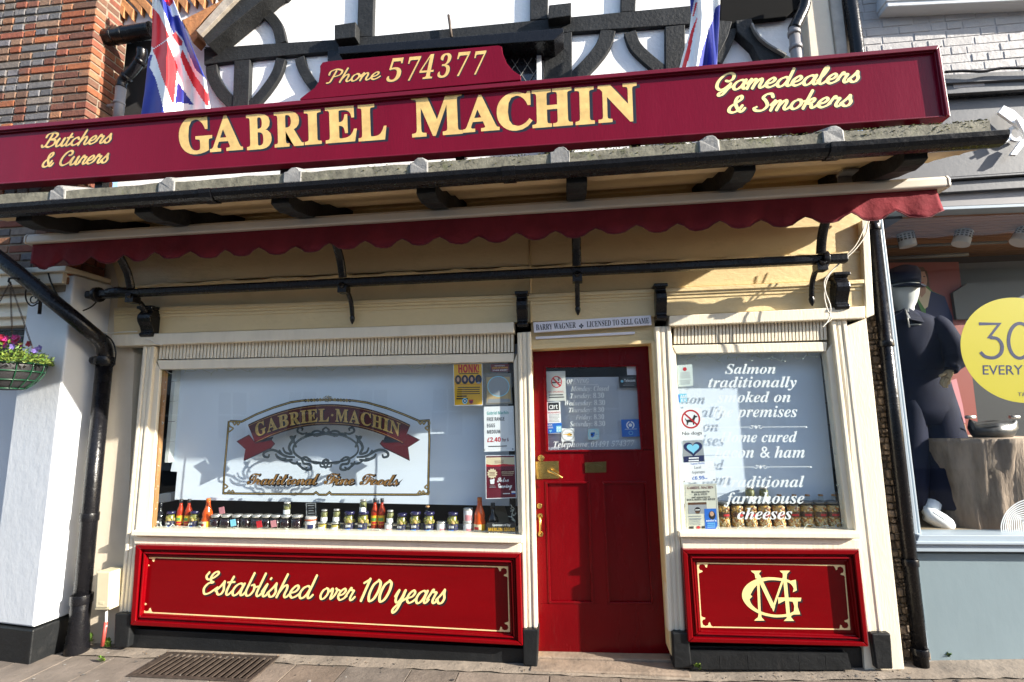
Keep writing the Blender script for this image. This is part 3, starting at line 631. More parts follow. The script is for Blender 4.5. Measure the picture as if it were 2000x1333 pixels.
# lettering: Established over 100 years
A, B = xz(393, 1161, -.035), xz(868, 1180, -.035)
m = MB()
for seg, a, b, xh in (('Established', (393, 1161), (605, 1170), .080), ('over', (621, 1171), (688, 1174), .073), ('100', (699, 1174), (756, 1177), .086), ('years', (768, 1178), (868, 1180), .078)):
    a, b = xz(*a, -.035), xz(*b, -.035)
    script(m, seg, a, b, xh, -.0302, 1, .22, .13, .30, 20, 0, (.011, -.010))
    script(m, seg, a, b, xh, -.0308, 0, .22, .13, .30, 20)
m.build('lettering', [goldpaint, ink], ra)
# MG monogram
def mono(m, y, mi, off, g=0.):
    def st(px, w, k):
        P = [np.array(xz(x, yv, y))+np.array(off) for x, yv in px]
        m.strip(P, [x_+g for x_ in w] if isinstance(w, list) else w+g, y-.00006*k, y-.00006*k+.00005, mi)
    C = lambda x, yv: (1330+x*.195, 1060+yv*.195)
    # M: two stems, the V and four serifs
    st([C(770, 300), C(790, 770)],   .015, 1); st([C(1035, 300), C(1080, 775)], .021, 2)
    st([C(772, 330), C(925, 650)], .024, 3); st([C(1036, 330), C(925, 650)], .012, 4); st([C(925, 640), C(926, 690)], [.022, .003], 5)
    for cx, cy, s in ((752, 290, 1), (1040, 290, 1), (785, 775, -1), (1082, 778, -1)):
        a = [C(cx-52, cy-8*s), C(cx+52, cy-8*s), C(cx+40, cy+6*s), C(cx+22, cy+26*s), C(cx+18, cy+70*s), C(cx-6, cy+70*s), C(cx-14, cy+26*s), C(cx-40, cy+6*s)]
        m.prism([tuple(np.array(xz(*p, y))+np.array(off)) for p in a], y-.00036, y-.00031, mi)
    # G
    P = cr([C(1150, 480), C(1120, 420), C(1060, 382), C(900, 362), C(780, 385), C(690, 450), C(650, 540), C(690, 630), C(790, 700), C(930, 735), C(1070, 728), C(1140, 700)], 5)
    n = len(P); ws = []
    for i in range(n):
        t = i/(n-1); ws.append(.015+.034*math.exp(-((t-.5)/.13)**2))
    st([tuple(p) for p in P], ws, 7)
    for pts in ([(1085, 385), (1150, 372), (1160, 480), (1120, 498), (1135, 440)], [(972, 550), (1205, 553), (1200, 588), (1170, 590), (1168, 640), (1195, 720), (1090, 722), (1130, 690), (1135, 640), (1120, 592), (1035, 584), (975, 615)], [(612, 542), (650, 508), (690, 520), (715, 540), (690, 565), (650, 575)]):
        m.prism([tuple(np.array(xz(*C(*p), y))+np.array(off)) for p in pts], y-.00054, y-.00049, mi)
m = MB(); mono(m, -.0302, 1, (.009, -.008), .004); mono(m, -.0309, 0, (0, 0)); m.build('monogram', [goldpaint, ink], rb)
# plinth below
m = MB(); m.S([(246, 1228), (1024, 1268), (1024, 1302), (246, 1264)], -.015, .1); m.build('plinth', plinth_m, shop, .004)
m = MB(); m.S([(1346, 1262), (1702, 1266), (1706, 1310), (1348, 1310)], -.0, .1); m.S([(1349, 1273), (1655, 1277), (1664, 1309), (1349, 1308)], -.05, -.002)
for x in (1405, 1460, 1560, 1612): m.S([(x, 1280), (x+1.3, 1280), (x+3.3, 1308), (x+2, 1308)], -.051, -.0495)
m.build('plinth', plinth_m, shop, .006)

# ---- door
YD = .13
door = MB()
tl, tr, br, bl = (1038, 683), (1270, 670), (1309, 1277), (1050, 1274)
g = [(1066, 718), (1243, 716), (1253, 878), (1071, 880)]
pa = [(1066, 942), (1150, 942), (1158, 1179), (1073, 1178)]; pb = [(1177, 942), (1262, 942), (1275, 1180), (1188, 1180)]
door.S([tl, tr, g[1], g[0]], YD, YD+.04); door.S([tl, g[0], g[3], (1042, 880)], YD, YD+.04); door.S([g[1], tr, (1284, 880), g[2]], YD, YD+.04)
door.S([(1042, 880), (1284, 880), (1288, 942), (1043, 942)], YD, YD+.04)
door.S([(1043, 942), pa[0], pa[3], (1048, 1179)], YD, YD+.04); door.S([pa[1], pb[0], pb[3], pa[2]], YD, YD+.04); door.S([pb[1], (1288, 942), (1303, 1180), pb[2]], YD, YD+.04)
door.S([(1048, 1179), (1303, 1180), br, bl], YD, YD+.04)
for q in (pa, pb): door.S(q, YD+.014, YD+.038)
door = door.build('door', doorred, shop)
m = MB(); ringS(m, [(1061, 714), (1247, 712), (1257, 882), (1066, 884)], inset([(1061, 714), (1247, 712), (1257, 882), (1066, 884)], 5, 4), YD-.012, YD+.01)
for q in (pa, pb): ringS(m, inset(q, -1.5, -1.5), inset(q, 3, 3), YD-.004, YD+.013)
m.build('moulding', doorred, door, .003)
m = MB(); m.S(g, YD+.012, YD+.018); m.build('pane', glass_m, door)
m = MB(); m.S([(1046, 902), (1091, 901), (1092, 935), (1048, 936)], YD-.006, YD); m.S([(1056, 924), (1060, 924), (1061, 932), (1057, 932)], YD-.008, YD-.006)
p0 = V3(1074, 919, YD-.006); m.tube([p0, p0+Vector((0, -.03, 0))], .016, 14); p1 = p0+Vector((0, -.045, 0))
m.tube([p1+Vector((0, .02, 0)), p1, p1+Vector((.03, -.004, -.012)), p1+Vector((.085, -.006, -.045))], [.014, .013, .009, .007], 10)
m.build('lever_handle', brass, door, .002)
m = MB(); p = V3(1057, 895, YD); m.tube([p, p+Vector((0, -.014, 0))], .022, 20); m.tube([p+Vector((0, -.014, 0)), p+Vector((0, -.019, 0))], .012, 16); m.build('rim_lock', brass, door, .002)
m = MB(); p = V3(1054, 988, YD); m.tube([p, p+Vector((0, -.016, 0))], .018, 16); m.build('rim_lock', brass, door, .003)
m = MB(); a, b = V3(1055, 1008, YD), V3(1056, 1043, YD)
m.tube([a+Vector((0, -.006, 0)), a+Vector((.001, -.035, -.012)), (a+b)/2+Vector((.002, -.045, 0)), b+Vector((.001, -.035, .012)), b+Vector((0, -.006, 0))], [.009, .008, .007, .008, .009], 10)
for q in (a, b): m.tube([q, q+Vector((0, -.008, 0))], .018, 14)
m.build('pull_handle', brass, door)
m = MB(); m.S([(1142, 904), (1184, 902), (1184, 923), (1143, 924)], YD-.006, YD); c = V3(1163, 913, YD-.006)
m.add([tuple(c+Vector((.047*math.cos(t*.314), -.004, .017*math.sin(t*.314)))) for t in range(20)]+[tuple(c+Vector((.047*math.cos(t*.314), .0, .017*math.sin(t*.314)))) for t in range(20)], [list(range(20))]+[[i, i+20, (i+1) % 20+20, (i+1) % 20] for i in range(20)]); m.build('letterbox', brassdark, door, .0015)
m = MB(); m.S([(1269, 704), (1275, 704), (1276, 728), (1270, 728)], YD-.02, YD); m.build('hinge', black, door)
# dark leaf of the reveal, jambs and head
sp('door_jamb', cream, [(1272, 668), (1281, 668), (1318, 1290), (1309, 1277)], -.015, YD+.06, .003)
sp('door_jamb', cream, [(1030, 660), (1037.5, 660), (1049.5, 1290), (1040, 1290)], -.0, YD+.06, .003)
sp('door_head', cream, [(1037, 629), (1279, 618), (1279, 672), (1037, 684)], .03, YD+.05, .004)
sp('door_head', cream, [(1037, 675), (1279, 664), (1279, 671), (1037, 683)], .005, .03, .003)
m = MB(); m.S([(1046, 658), (1240, 648), (1240, 653), (1046, 663)], .015, .03); m.build('draught_bar', lav, shop, .002)
m = MB(); m.prism([(-.30, -.03), (.66, -.03), (.66, .020), (-.30, .012)], -.10, .05); m.prism([(-.28, -.03), (.64, -.03), (.64, .034), (-.28, .022)], .05, .2)
m.build('doorstep', stone_m, shop, .008)
# ================================================================ SIGNS
YS = -.50
def ssl(x): return 250.5-.0886*x
sg = thing('shop_sign', 'long burgundy fascia board with large gold capitals above the canopy', 'sign', tuple(V3(900, 300, YS)))
top = lambda x: 247-.0866*x
bot = lambda x: 360-.0713*x
m = MB(); m.S([(-70, top(-70)+5), (1832, top(1832)+5), (1850, bot(1850)-2), (-70, bot(-70)-2)], YS+.03, YS+.075); board = m.build('board', burg, sg)
m = MB()
m.S([(-75, top(-75)), (1835, top(1835)), (1831, top(1831)+8), (-75, top(-75)+8)], YS, YS+.10)
m.S([(1835, top(1835)), (1857, bot(1857)), (1850, bot(1850)-3), (1829.5, top(1829)+8.5)], YS, YS+.10)
m.S([(-75, top(-75)+8.5), (1829, top(1829)+8.5), (1826, top(1826)+13), (-75, top(-75)+13)], YS+.014, YS+.05)
m.S([(1829, top(1829)+8.5), (1849, bot(1849)-3), (1843, bot(1843)-3), (1825, top(1825)+13)], YS+.014, YS+.05)
m.S([(-75, bot(-75)-3), (1849.5, bot(1849)-3), (1856, bot(1856)), (-75, bot(-75))], YS+.012, YS+.10)
m.build('frame', burg_frame, sg, .003)
m = MB()
for x in (200, 560, 900, 1240, 1560, 1700, 1780):
    p = at(x, bot(x), YS+.1); m.box(p[0]-.03, p[0]+.03, YS+.077, YS+.13, p[2]-.16, p[2]+.4)
m.build('sign_post', black, sg)
YT = YS+.0297
m = MB()
def big(s, a, b, t, bold=.019):
    A, B, T = xz(*a, YT), xz(*b, YT), xz(*t, YT)
    mtext(m, s, A, B, T, YT, 'sb', 1, bold=bold+.002, off=(.019, -.013), track=1.0)
    mtext(m, s, A, B, T, YT-.0006, 'sb', 0, bold=bold, track=1.0)
# letter by letter, as painted (the two initials stand taller)
for s, x0, x1, dy0, dy1 in (('G', 352, 414, 301, 233), ('A', 412, 473, 296, 231), ('B', 484, 530, 292, 227), ('R', 538, 592, 287, 222), ('I', 597, 627, 282, 218), ('E', 638, 696, 279, 213), ('L', 702, 754, 275, 208),
                            ('M', 807, 902, 267, 191), ('A', 906, 974, 258, 192), ('C', 973, 1038, 255, 187), ('H', 1042, 1117, 249, 179), ('I', 1126, 1160, 243, 174), ('N', 1171, 1244, 239, 170)):
    sl = -.078
    big(s, (x0, dy0), (x1, dy0+sl*(x1-x0)), (x0+(-2 if s in 'GC' else -2), dy1))
def scr(s, a, b, xh, th=.34, tn=.16, sl=.32, y=YT, d=(.006, -.005), g=.0025, tr=1.):
    A, B = xz(*a, y), xz(*b, y)
    script(m, s, A, B, xh, y, 1, th, tn, sl, 20, g, d); script(m, s, A, B, xh, y-.0006, 1, th, tn, sl, 20, g*.8); script(m, s, A, B, xh, y-.0012, 0, th, tn, sl, 20)
m.build('lettering', [gold, ink], sg)
m = MB()
scr('Butchers', (84, 289), (216, 279), .060, .32, .15)
scr('& Curers', (81, 327), (210, 318), .060, .32, .15)
m.build('lettering', [gold, ink], sg)
m = MB()
scr('GamedeaLers', (1394, 178), (1678, 160), .061, .35, .165)
scr('& Smokers', (1420, 221), (1664, 207), .061, .35, .165)
m.build('lettering', [goldpaint, ink], sg)

YP = -.47
q = [(586, 193), (600, 182), (614, 172), (622, 160), (625, 140), (625, 129), (630, 122), (640, 120), (972, 89), (980, 91), (982, 105), (990, 124), (1002, 138), (1017, 148), (1017, 156), (586, 196)]
ps = MB(); ps.S(q, YP, YP+.035); ps = ps.build('phone_sign', burg, None, .003)
tag(ps, 'small shaped burgundy board reading Phone 574377 standing on the long sign', 'sign')
YT = YP-.0003
m = MB(); scr('Phone', (640, 163), (739, 155), .053, .30, .13, .3, YT, (.006, -.004), .003)
for s, x0, x1, b, t in (('5', 753, 788, 161, 118), ('7', 790, 822, 159, 115), ('4', 816, 852, 156, 111), ('3', 853, 884, 153, 109), ('7', 886, 918, 150, 106), ('7', 920, 950, 147, 104)):
    A, B, T = xz(x0, b, YT), xz(x1-8, b-.8*(x1-x0)*.08, YT), xz(x0-1, t, YT)
    for k, (bb, o, mi) in enumerate(((.010, (.003, -.003), 1), (-.004, (0, 0), 0))): mtext(m, s, A, B, T, YT-.0002-.0004*k, 'sb', mi, bold=bb, shear=.30, off=o)
m.build('lettering', [gold, ink], ps)

# ================================================================ CANOPY
def zg(x): return 2.808+.0055*x
can = thing('canopy', 'lead-edged pent roof on black timber brackets running over the whole shopfront', 'canopy', (-.7, -.45, 2.9))
XL, XR = -3.62, 2.09
m = MB()
prof = []
for i, (ya, yb) in enumerate(((-.86, -.70), (-.70, -.47), (-.47, -.24), (-.24, .02))):
    s = .325; prof += [(ya, .035+(ya+.9)*s), (yb, .035+(yb+.9)*s-.028)]
prof += [(.02, .50), (-.86, .085)]
m.profx(prof, XL, XR, z0=zg(XL), z1=zg(XR)); m.build('soffit', soffit_m, can)
m = MB(); m.profx([(-.87, .030), (.01, .318), (.01, .52), (-.87, .086)], XR+.001, XR+.045, z0=zg(XR), z1=zg(XR)); m.profx([(-.87, .030), (.01, .318), (.01, .52), (-.87, .086)], XL-.045, XL-.001, z0=zg(XL), z1=zg(XL)); m.build('verge_board', soffit_m, can, .004)
m = MB(); n = 60
vs = []; fs = []
for i in range(n):
    x = XL-.05+(XR+.055-XL)*i/(n-1); z = zg(x); j = random.uniform(-.003, .003)
    vs += [(x, -.905, z+.086+j), (x, -.908, z+.146+j*2), (x, -.89, z+.150+j*2), (x, .05, z+.54), (x, -.87, z+.088)]
    if i:
        a = 5*(i-1); b = 5*i
        fs += [[a, b, b+1, a+1], [a+1, b+1, b+2, a+2], [a+2, b+2, b+3, a+3], [a+4, b+4, b, a]]
fs += [[0, 1, 2, 3, 4], [5*n-1, 5*n-2, 5*n-3, 5*n-4, 5*n-5]]
m.add(vs, fs); m.build('lead_roof', moss_m, can)
for px in (128, 336, 578, 822, 1096, 1388, 1632):
    p = at(px, 300, -.9); x = p[0]; z = zg(x)
    prf = [(x-.060, z+.085), (x-.060, z+.149), (x-.040, z+.152), (x-.030, z+.165), (x-.014, z+.175), (x+.012, z+.175), (x+.028, z+.165), (x+.036, z+.152), (x+.045, z+.149), (x+.045, z+.085)]
    n = len(prf); m = MB(); y1, dz = .0, .34
    m.add([(a, -.913-random.uniform(0, .004), b) for a, b in prf]+[(a, y1, b+dz+.01) for a, b in prf], [list(range(n)), list(range(2*n-1, n-1, -1))]+[[i, i+n, (i+1) % n+n, (i+1) % n] for i in range(n)])
    m.build('lead_roll', lead_m, can, .006)
# gutter: half-round black iron with a lip
gp = [(-.966, .052), (-.972, .057), (-.978, .052), (-.974, .030), (-.962, .012), (-.940, .002), (-.905, .002), (-.875, .012), (-.872, .055), (-.880, .055), (-.884, .018), (-.91, .006), (-.938, .010), (-.955, .018), (-.963, .034)]
m = MB(); m.profx(gp, -4.3, 2.12, z0=zg(-4.3), z1=zg(2.12))
for x in (-2.02, -.29, 1.35): m.profx([(a*1.0-.006 if a < -.93 else a, b-.006 if b < .02 else b) for a, b in gp], x-.035, x+.035, z0=zg(x), z1=zg(x))
m.build('gutter', black, can, 0)
# leaf litter and moss lumps on the lead edge
m = MB()
for i in range(900):
    t = random.random()**.5; x = XL+(XR-XL)*(.35+.65*t); z = zg(x)+.149
    if random.random() < .45: z -= .045*random.random()
    s = random.uniform(.003, .008); yy = -.912+random.random()*.02; a = random.random()*6.28
    m.add([(x+s*math.cos(a+k*1.57), yy+s*.6*math.sin(a+k*1.57), z+s*.4*random.random()) for k in range(4)]+[(x, yy, z+s*.8)], [[0, 1, 4], [1, 2, 4], [2, 3, 4], [3, 0, 4]])
o = m.build('moss', M('moss', (.10, .10, .02), .9, var=.6, vs_=60), can); o['kind'] = 'stuff'
# brackets (black timber, shaped ends)
for k, (xa, xb, yy) in enumerate(((35, 92, 425), (269, 318, 400), (528, 586, 376), (808, 866, 356), (1108, 1143, 338), (1420, 1474, 318), (1722, 1828, 300))):
    p = at((xa+xb)/2, yy, -.80); x = p[0]; z = zg(x)
    hw = .056
    pr = [(-.85, .045), (-.85, -.004), (-.81, -.016), (-.75, -.020), (-.70, -.006), (-.62, .008), (-.5, .042), (.03, .19), (.03, .325)]
    m = MB(); m.profx([(a, b) for a, b in pr], x-hw, x+hw, z0=z, z1=z); m.build('bracket', timber_m, can, .004)
for px, yy in ((368, 433), (860, 398), (1440, 345), (1655, 340)):
    p = at(px, yy, -.46); m = MB(); m.box(p[0]-.045, p[0]+.045, -.50, -.42, p[2]+.0, p[2]+.014); m.box(p[0]-.04, p[0]+.04, -.43, -.42, p[2]-.06, p[2]); m.build('fixing_plate', pipegrey, can, .002)
m = MB(); p = V3(1449, 345, -.5); m.tube(cr([p+Vector((0, 0, .03)), p+Vector((.03, 0, .0)), p+Vector((.028, 0, -.035)), p+Vector((-.005, 0, -.04)), p+Vector((-.015, 0, -.02))], 5), .006, 8); m.build('hook', black, can)

# ================================================================ AWNING (retracted)
aw = thing('awning', 'retracted awning with cream bar and scalloped burgundy valance under the canopy', 'awning', tuple(V3(950, 427, -.50)))
YA = -.50
pa0, pa1 = V3(66, 472, YA), V3(1838, 361, YA)
xa0, za0, xa1, za1 = pa0.x, pa0.z+.004, pa1.x, pa1.z
br_ = [(-.045, -.034), (-.052, -.026), (-.052, .012), (-.040, .030), (-.018, .037), (.03, .037), (.045, .02), (.045, -.034)]
m = MB(); m.profx([(YA+a, b) for a, b in br_], xa0, xa1, z0=za0, z1=za1); m.build('front_bar', bark_m, aw, .004)
m = MB(); m.profx([(YA+a*1.05, b*1.08) for a, b in br_], xa0-.014, xa0, z0=za0, z1=za0); m.profx([(YA+a*1.05, b*1.08) for a, b in br_], xa1, xa1+.014, z0=za1, z1=za1); m.build('end_cap', bark_m, aw, .003)
m = MB(); NS = 24; nx = NS*14; nz = 7; vs = []; fs = []
for i in range(nx+1):
    t = i/nx; x = xa0+.02+(xa1-xa0-.06)*t; zt_ = za0+(za1-za0)*t-.034; ph = (i/14) % 1.
    s_ = .5+.5*math.cos(2*math.pi*(ph-.5)); h = .118+.050*(1-(1-s_)**1.9)
    if i < 8: h += .012
    if i > nx-9: h += .02*(i-nx+9)/9
    for j in range(nz+1):
        v = j/nz
        yy = YA-.02+.010*v*math.sin(t*61)+.012*v*v*math.sin(t*23+1)+.004*v*math.sin(t*190)+.003*math.sin(t*310+v*3)*v-.012*v
        vs.append((x, yy, zt_+.01-(h+.01)*v))
    if i:
        for j in range(nz):
            a = (i-1)*(nz+1)+j; b = i*(nz+1)+j; fs.append([a, a+1, b+1, b])
m.add(vs, fs, 0, True); hem = [vs[i*(nz+1)+nz] for i in range(nx+1)]; vo = m.build('valance', valance_m, aw); s_ = vo.modifiers.new('s', 'SOLIDIFY'); s_.thickness = .003
m = MB(); m.tube([(x, y_-.001, z) for x, y_, z in hem[::2]], .0032, 6); m.build('hem', M('valance_binding', (.10, .012, .018), .9, var=.2), aw)
m = MB(); m.profx([(-.26, .02), (-.20, .07), (-.10, .07), (-.05, .0), (-.10, -.05), (-.20, -.05)], xa0+.1, xa1-.1, z0=za0+.07, z1=za1+.07); m.build('fabric_roll', valance_m, aw, .01)
for px in (860, 368, 1440):
    x = at(px, 398, -.46)[0]; m = MB(); m.tube([(x-.3, -.12, za0+.03), (x+.1, YA+.05, za0+.03)], .022, 10); m.build('folding_arm', bark_m, aw)

# ---- old blind rail with wrought brackets
rail = thing('blind_rail', 'black iron rail on curved wrought brackets across the fascia under the awning', 'rail', tuple(V3(900, 540, -.2)))
YR = -.20
a, b = V3(172, 577, YR), V3(1652, 505, YR)
m = MB(); d = (b-a)
pr = [(-.022, -.028), (-.030, -.014), (-.030, .014), (-.022, .028), (.022, .028), (.03, .014), (.03, -.014), (.022, -.028)]
m.profx([(YR+u, v) for u, v in pr], a.x, b.x, z0=a.z, z1=b.z); m.build('bar', black, rail, .003)
for px, n_ in ((195, 1), (1612, 1)):
    m = MB(); x = at(px, 540, YR)[0]; z = a.z+(b.z-a.z)*(x-a.x)/(b.x-a.x); m.tube([(x-.018, YR, z), (x+.018, YR, z)], .055, 14); m.build('collar', black, rail, .004)
m = MB()
x = at(225, 575, YR)[0]; z = a.z+.008
m.tube([(x-.06, YR, z), (x, YR, z+.003), (x+.10, YR, z), (x+.16, YR, z)], [.036, .041, .037, .03], 9)
m.build('binding', black, rail, .004)
for px in (262, 672, 1128, 1606):
    x = at(px, 560, YR)[0]; z = a.z+(b.z-a.z)*(x-a.x)/(b.x-a.x)
    m = MB()
    P = cr([(x, -.42, z+.34), (x, -.36, z+.25), (x, -.27, z+.14), (x, -.225, z+.03)], 6)
    prv = None
    m.tube(P, .030, 8, flat_=.75)
    P = cr([(x, -.245, z-.02), (x, -.20, z-.045), (x, -.13, z-.06), (x, -.075, z-.12), (x, -.05, z-.20)], 6)
    m.tube(P, [.021]*10+[.017]*(len(P)-10), 8)
    m.lathe([(.004, -.05), (.016, -.025), (.02, -.005), (.014, .015), (.01, .03)], (x, -.048, z-.215), 8)
    m.box(x-.032, x+.032, YR-.035, YR+.035, z-.075, z-.028)
    m.build('bracket', black, rail, .002)

# ---- licence board over the door
q = [(1041, 630), (1271, 616), (1273, 635), (1043, 650)]
ls = MB(); ls.S(q, -.025, .0); ls = ls.build('licence_sign', lav, None, .002); tag(ls, 'narrow pale board over the red door with a licence to sell game', 'sign')
m = MB()
ptext(m, 'BARRY WAGNER', (1047, 645.5), (1125, 640.6), (1046.6, 634.5), -.026, 'sb', 0, bold=.0)
ptext(m, 'LICENSED TO SELL GAME', (1146, 639.3), (1268, 631.8), (1145.6, 628.5), -.026, 'sb', 0, bold=.0)
ptext(m, '✤', (1131, 641.6), (1140, 641), (1130.7, 633), -.026, '', 0)
m.build('lettering', ink, ls)

# ================================================================ FLAGS
def inpoly(x, y, P):
    c = False; j = len(P)-1
    for i in range(len(P)):
        if (P[i][1] > y) != (P[j][1] > y) and x < (P[j][0]-P[i][0])*(y-P[i][1])/(P[j][1]-P[i][1])+P[i][0]: c = not c
        j = i
    return c
def flag(name, label, left, right, regions, base, fold, y0, rows, ncol):
    """left/right: outline x at picture heights; regions painted in order over the base colour"""
    vs = []; fs = []; mi = []
    ys = np.linspace(rows[0], rows[1], rows[2])
    def f(tab, y): return np.interp(y, [t[1] for t in tab], [t[0] for t in tab])
    for i, yv in enumerate(ys):
        a, b = f(left, yv), f(right, yv)
        for j in range(ncol+1):
            t = j/ncol; x = a+(b-a)*t; yy = y0+fold(t, (yv-rows[0])/(rows[1]-rows[0])); p = at(x, yv, yy); vs.append((p[0], p[1], p[2]))
            if i and j:
                k = i*(ncol+1)+j; fs.append([k-1, k, k-ncol-1, k-ncol-2]); cx, cy = (a+(b-a)*(t-.5/ncol)), (ys[i]+ys[i-1])/2
                c = base
                for rc, P in regions:
                    if inpoly(cx, cy, P): c = rc
                mi.append(c)
    m = MB(); m.v = [tuple(map(float, p)) for p in vs]; m.f = fs; m.mi = mi; m.sm = [True]*len(fs); m.c = [None]*len(fs)
    o = m.build(name, [flagwhite, flagred, flagblue]); s_ = o.modifiers.new('s', 'SOLIDIFY'); s_.thickness = .002
    return tag(o, label, 'flag', 'flags hanging above the sign')
Z = lambda x, y: (180+x/5.797, y/5.797)
fl = flag('flag', 'union flag hanging in folds beside the left gable in front of the black eaves gutter', [(299, -60), (298, 0), (297, 70), (295, 100), (289, 115), (282, 180), (274, 232)], [(330, -60), (338, 0), (362, 60), (382, 110), (402, 155), (410, 205), (414, 232)],
   [(2, [Z(755, -300), Z(830, -300), Z(830, 0), Z(900, 180), Z(950, 350), Z(930, 390), Z(900, 330), Z(760, 0)]),
    (1, [Z(690, 90), Z(760, 170), Z(880, 420), Z(700, 550), Z(660, 520)]), (1, [Z(680, 570), Z(850, 460), Z(970, 760), Z(920, 1200), Z(800, 900), Z(720, 650)]),
    (1, [Z(910, 390), Z(945, 365), Z(1025, 470), Z(1020, 520), Z(990, 520), Z(930, 440)]), (1, [Z(1020, 560), Z(1060, 640), Z(1170, 860), Z(1310, 1060), Z(1330, 1200), Z(1290, 1195), Z(1130, 950), Z(1050, 780), Z(1000, 640)]),
    (1, [Z(820, -300), Z(900, -200), Z(920, 30), Z(870, 80), Z(820, 0)]),
    (2, [Z(650, 620), Z(680, 620), Z(650, 760), Z(720, 900), Z(850, 1400), Z(400, 1400)]), (2, [Z(968, 930), Z(1150, 1190), Z(1000, 1165), Z(935, 1170)]),
    (2, [Z(890, 200), Z(975, 170), Z(1060, 330), Z(1140, 540), Z(1230, 740), Z(1290, 900), Z(1180, 800), Z(1090, 600), Z(1020, 430), Z(940, 340)])],
   0, lambda t, v: .05*math.sin(t*9+v*2)*(.5+.5*v)+.02*math.sin(t*21+v*5)-.02*math.cos(v*7+t*3), -.33, (-60, 232, 130), 70)
ZB = lambda x, y: (1280+x/4.762, y/4.762)
flag('flag', 'union flag hanging twisted in front of the black gable bracket above Gamedealers', [(1352, -60), (1348, 0), (1350, 30), (1345, 70), (1333, 110), (1325, 140)], [(1408, -60), (1406, 0), (1404, 50), (1402, 90), (1400, 140)],
   [(2, [ZB(320, -300), ZB(370, -300), ZB(365, 0), ZB(335, 130), ZB(320, 100)]), (1, [ZB(375, 20), ZB(390, 30), ZB(360, 150), ZB(345, 150)]), (1, [ZB(385, 160), ZB(390, 175), ZB(350, 330), ZB(320, 500), ZB(270, 680), ZB(230, 680), ZB(330, 300)]),
    (2, [ZB(555, 80), ZB(600, 40), ZB(600, 680), ZB(380, 680), ZB(440, 440), ZB(530, 190)])],
   0, lambda t, v: .04*math.sin(t*8+1+v)+.02*math.sin(t*17-v*4)-.03*v, -.33, (-60, 140, 90), 46)

# ================================================================ BRICK HOUSE ON THE LEFT
bh = thing('brick_house', 'old red and grey brick house with white rendered ground floor pier beside the butcher', 'house', (-3.9, -.2, 0))
YB = -.27
HEAD = [(.13, .125, .13), (.15, .14, .14), (.11, .105, .11), (.17, .14, .12), (.14, .13, .14)]
STR = [(.23, .065, .026), (.27, .085, .032), (.19, .055, .030), (.15, .07, .042), (.24, .11, .055), (.14, .05, .03)]
m = MB(); bb = MB()
xc = at(167, 225, YB)[0]; xc0 = at(190, 5, YB)[0]
z = 2.55; r = 0; H = .0665
while z < 5.7:
    xr_ = xc+(xc0-xc)*(z-3.55)/.9
    x = xr_; k = r % 2; first = True
    while x > -5.4:
        wdt = (.2155 if (k % 2 == 0 and (xr_-x < .35 or random.random() < .28)) else .1045)
        if first and r % 2: wdt = .1045
        ishead = wdt < .15
        nearq = (xr_-x) < .30
        c = random.choice(STR) if (not ishead or nearq or random.random() < .24) else random.choice(HEAD+[(.19, .11, .07), (.16, .085, .055)])
        if not ishead and not nearq and random.random() < .62: c = random.choice(HEAD+[(.24, .14, .09)])
        c = tuple(np.array(c)*random.uniform(.75, 1.2)); j = random.uniform(-.003, .003)
        m.box(x-wdt+.012, x, YB+j, YB+.09, z+random.uniform(0, .002), z+H-.013, 0, c)
        x -= wdt; k += 1; first = False
    # return face bricks
    yy = YB+.001; kk = (r+1) % 2; d = 0
    while d < .28:
        wd = .2155 if kk % 2 == 0 else .1045; wd2 = min(wd, .30-d)
        c = tuple(np.array(random.choice(STR))*random.uniform(.7, 1.1))
        if d > 0: m.box(xr_-.10, xr_+random.uniform(-.002, .002)-.001, YB+d, YB+d+wd2-.011, z, z+H-.013, 0, c)
        else: m.box(xr_-.10, xr_-.0005, YB+.091, YB+wd2-.011, z, z+H-.013, 0, c) if wd2 > .12 else None
        d += wd; kk += 1
    z += H; r += 1
wall = m.build('wall', brick_m, bh, .0045, seg=1)
bb.prism([(-5.4, 2.5), (xc-.012, 2.5), (xc0-.012, 5.7), (-5.4, 5.7)], YB+.010, .025); bb.build('mortar', mortar_m, bh)
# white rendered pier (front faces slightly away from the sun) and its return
m = MB()
xcn = (at(65, 1243, -.265)[0]+at(130, 650, -.265)[0])/2
def foot(pts, z0, z1):
    n = len(pts); m.add([(x, y, z0) for x, y in pts]+[(x, y, z1) for x, y in pts], [list(range(n))[::-1], list(range(n, 2*n))]+[[i, (i+1) % n, (i+1) % n+n, i+n] for i in range(n)])
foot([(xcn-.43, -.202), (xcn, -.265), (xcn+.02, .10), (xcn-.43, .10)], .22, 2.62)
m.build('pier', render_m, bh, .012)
m = MB(); foot([(xcn-.445, -.215), (xcn+.012, -.279), (xcn+.034, .10), (xcn-.445, .10)], -.05, .21); m.build('plinth', plinth_m, bh, .01)
m = MB(); m.box(-5.4, xcn-.34, -.16, .1, 2.28, 2.50); m.box(-5.4, xcn-.33, -.20, .1, 2.34, 2.38); m.box(-5.4, xcn-.33, -.22, .1, 2.44, 2.50); m.box(-5.4, xcn-.05, -.30, .1, 2.55, 2.63); m.box(-5.4, xcn+.0, -.33, .1, 2.63, 2.67); m.build('cornice', cream_white, bh, .006)
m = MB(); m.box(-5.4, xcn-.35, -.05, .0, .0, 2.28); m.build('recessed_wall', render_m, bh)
m = MB(); m.box(-4.9, xcn-.36, -.10, -.055, 2.02, 2.26); m.build('hanging_board', black, bh, .006)
m = MB(); m.box(-4.9, xcn-.39, -.104, -.101, 2.10, 2.105); m.box(-4.9, xcn-.39, -.104, -.101, 2.21, 2.215); m.build('board_line', pipegrey, bh)
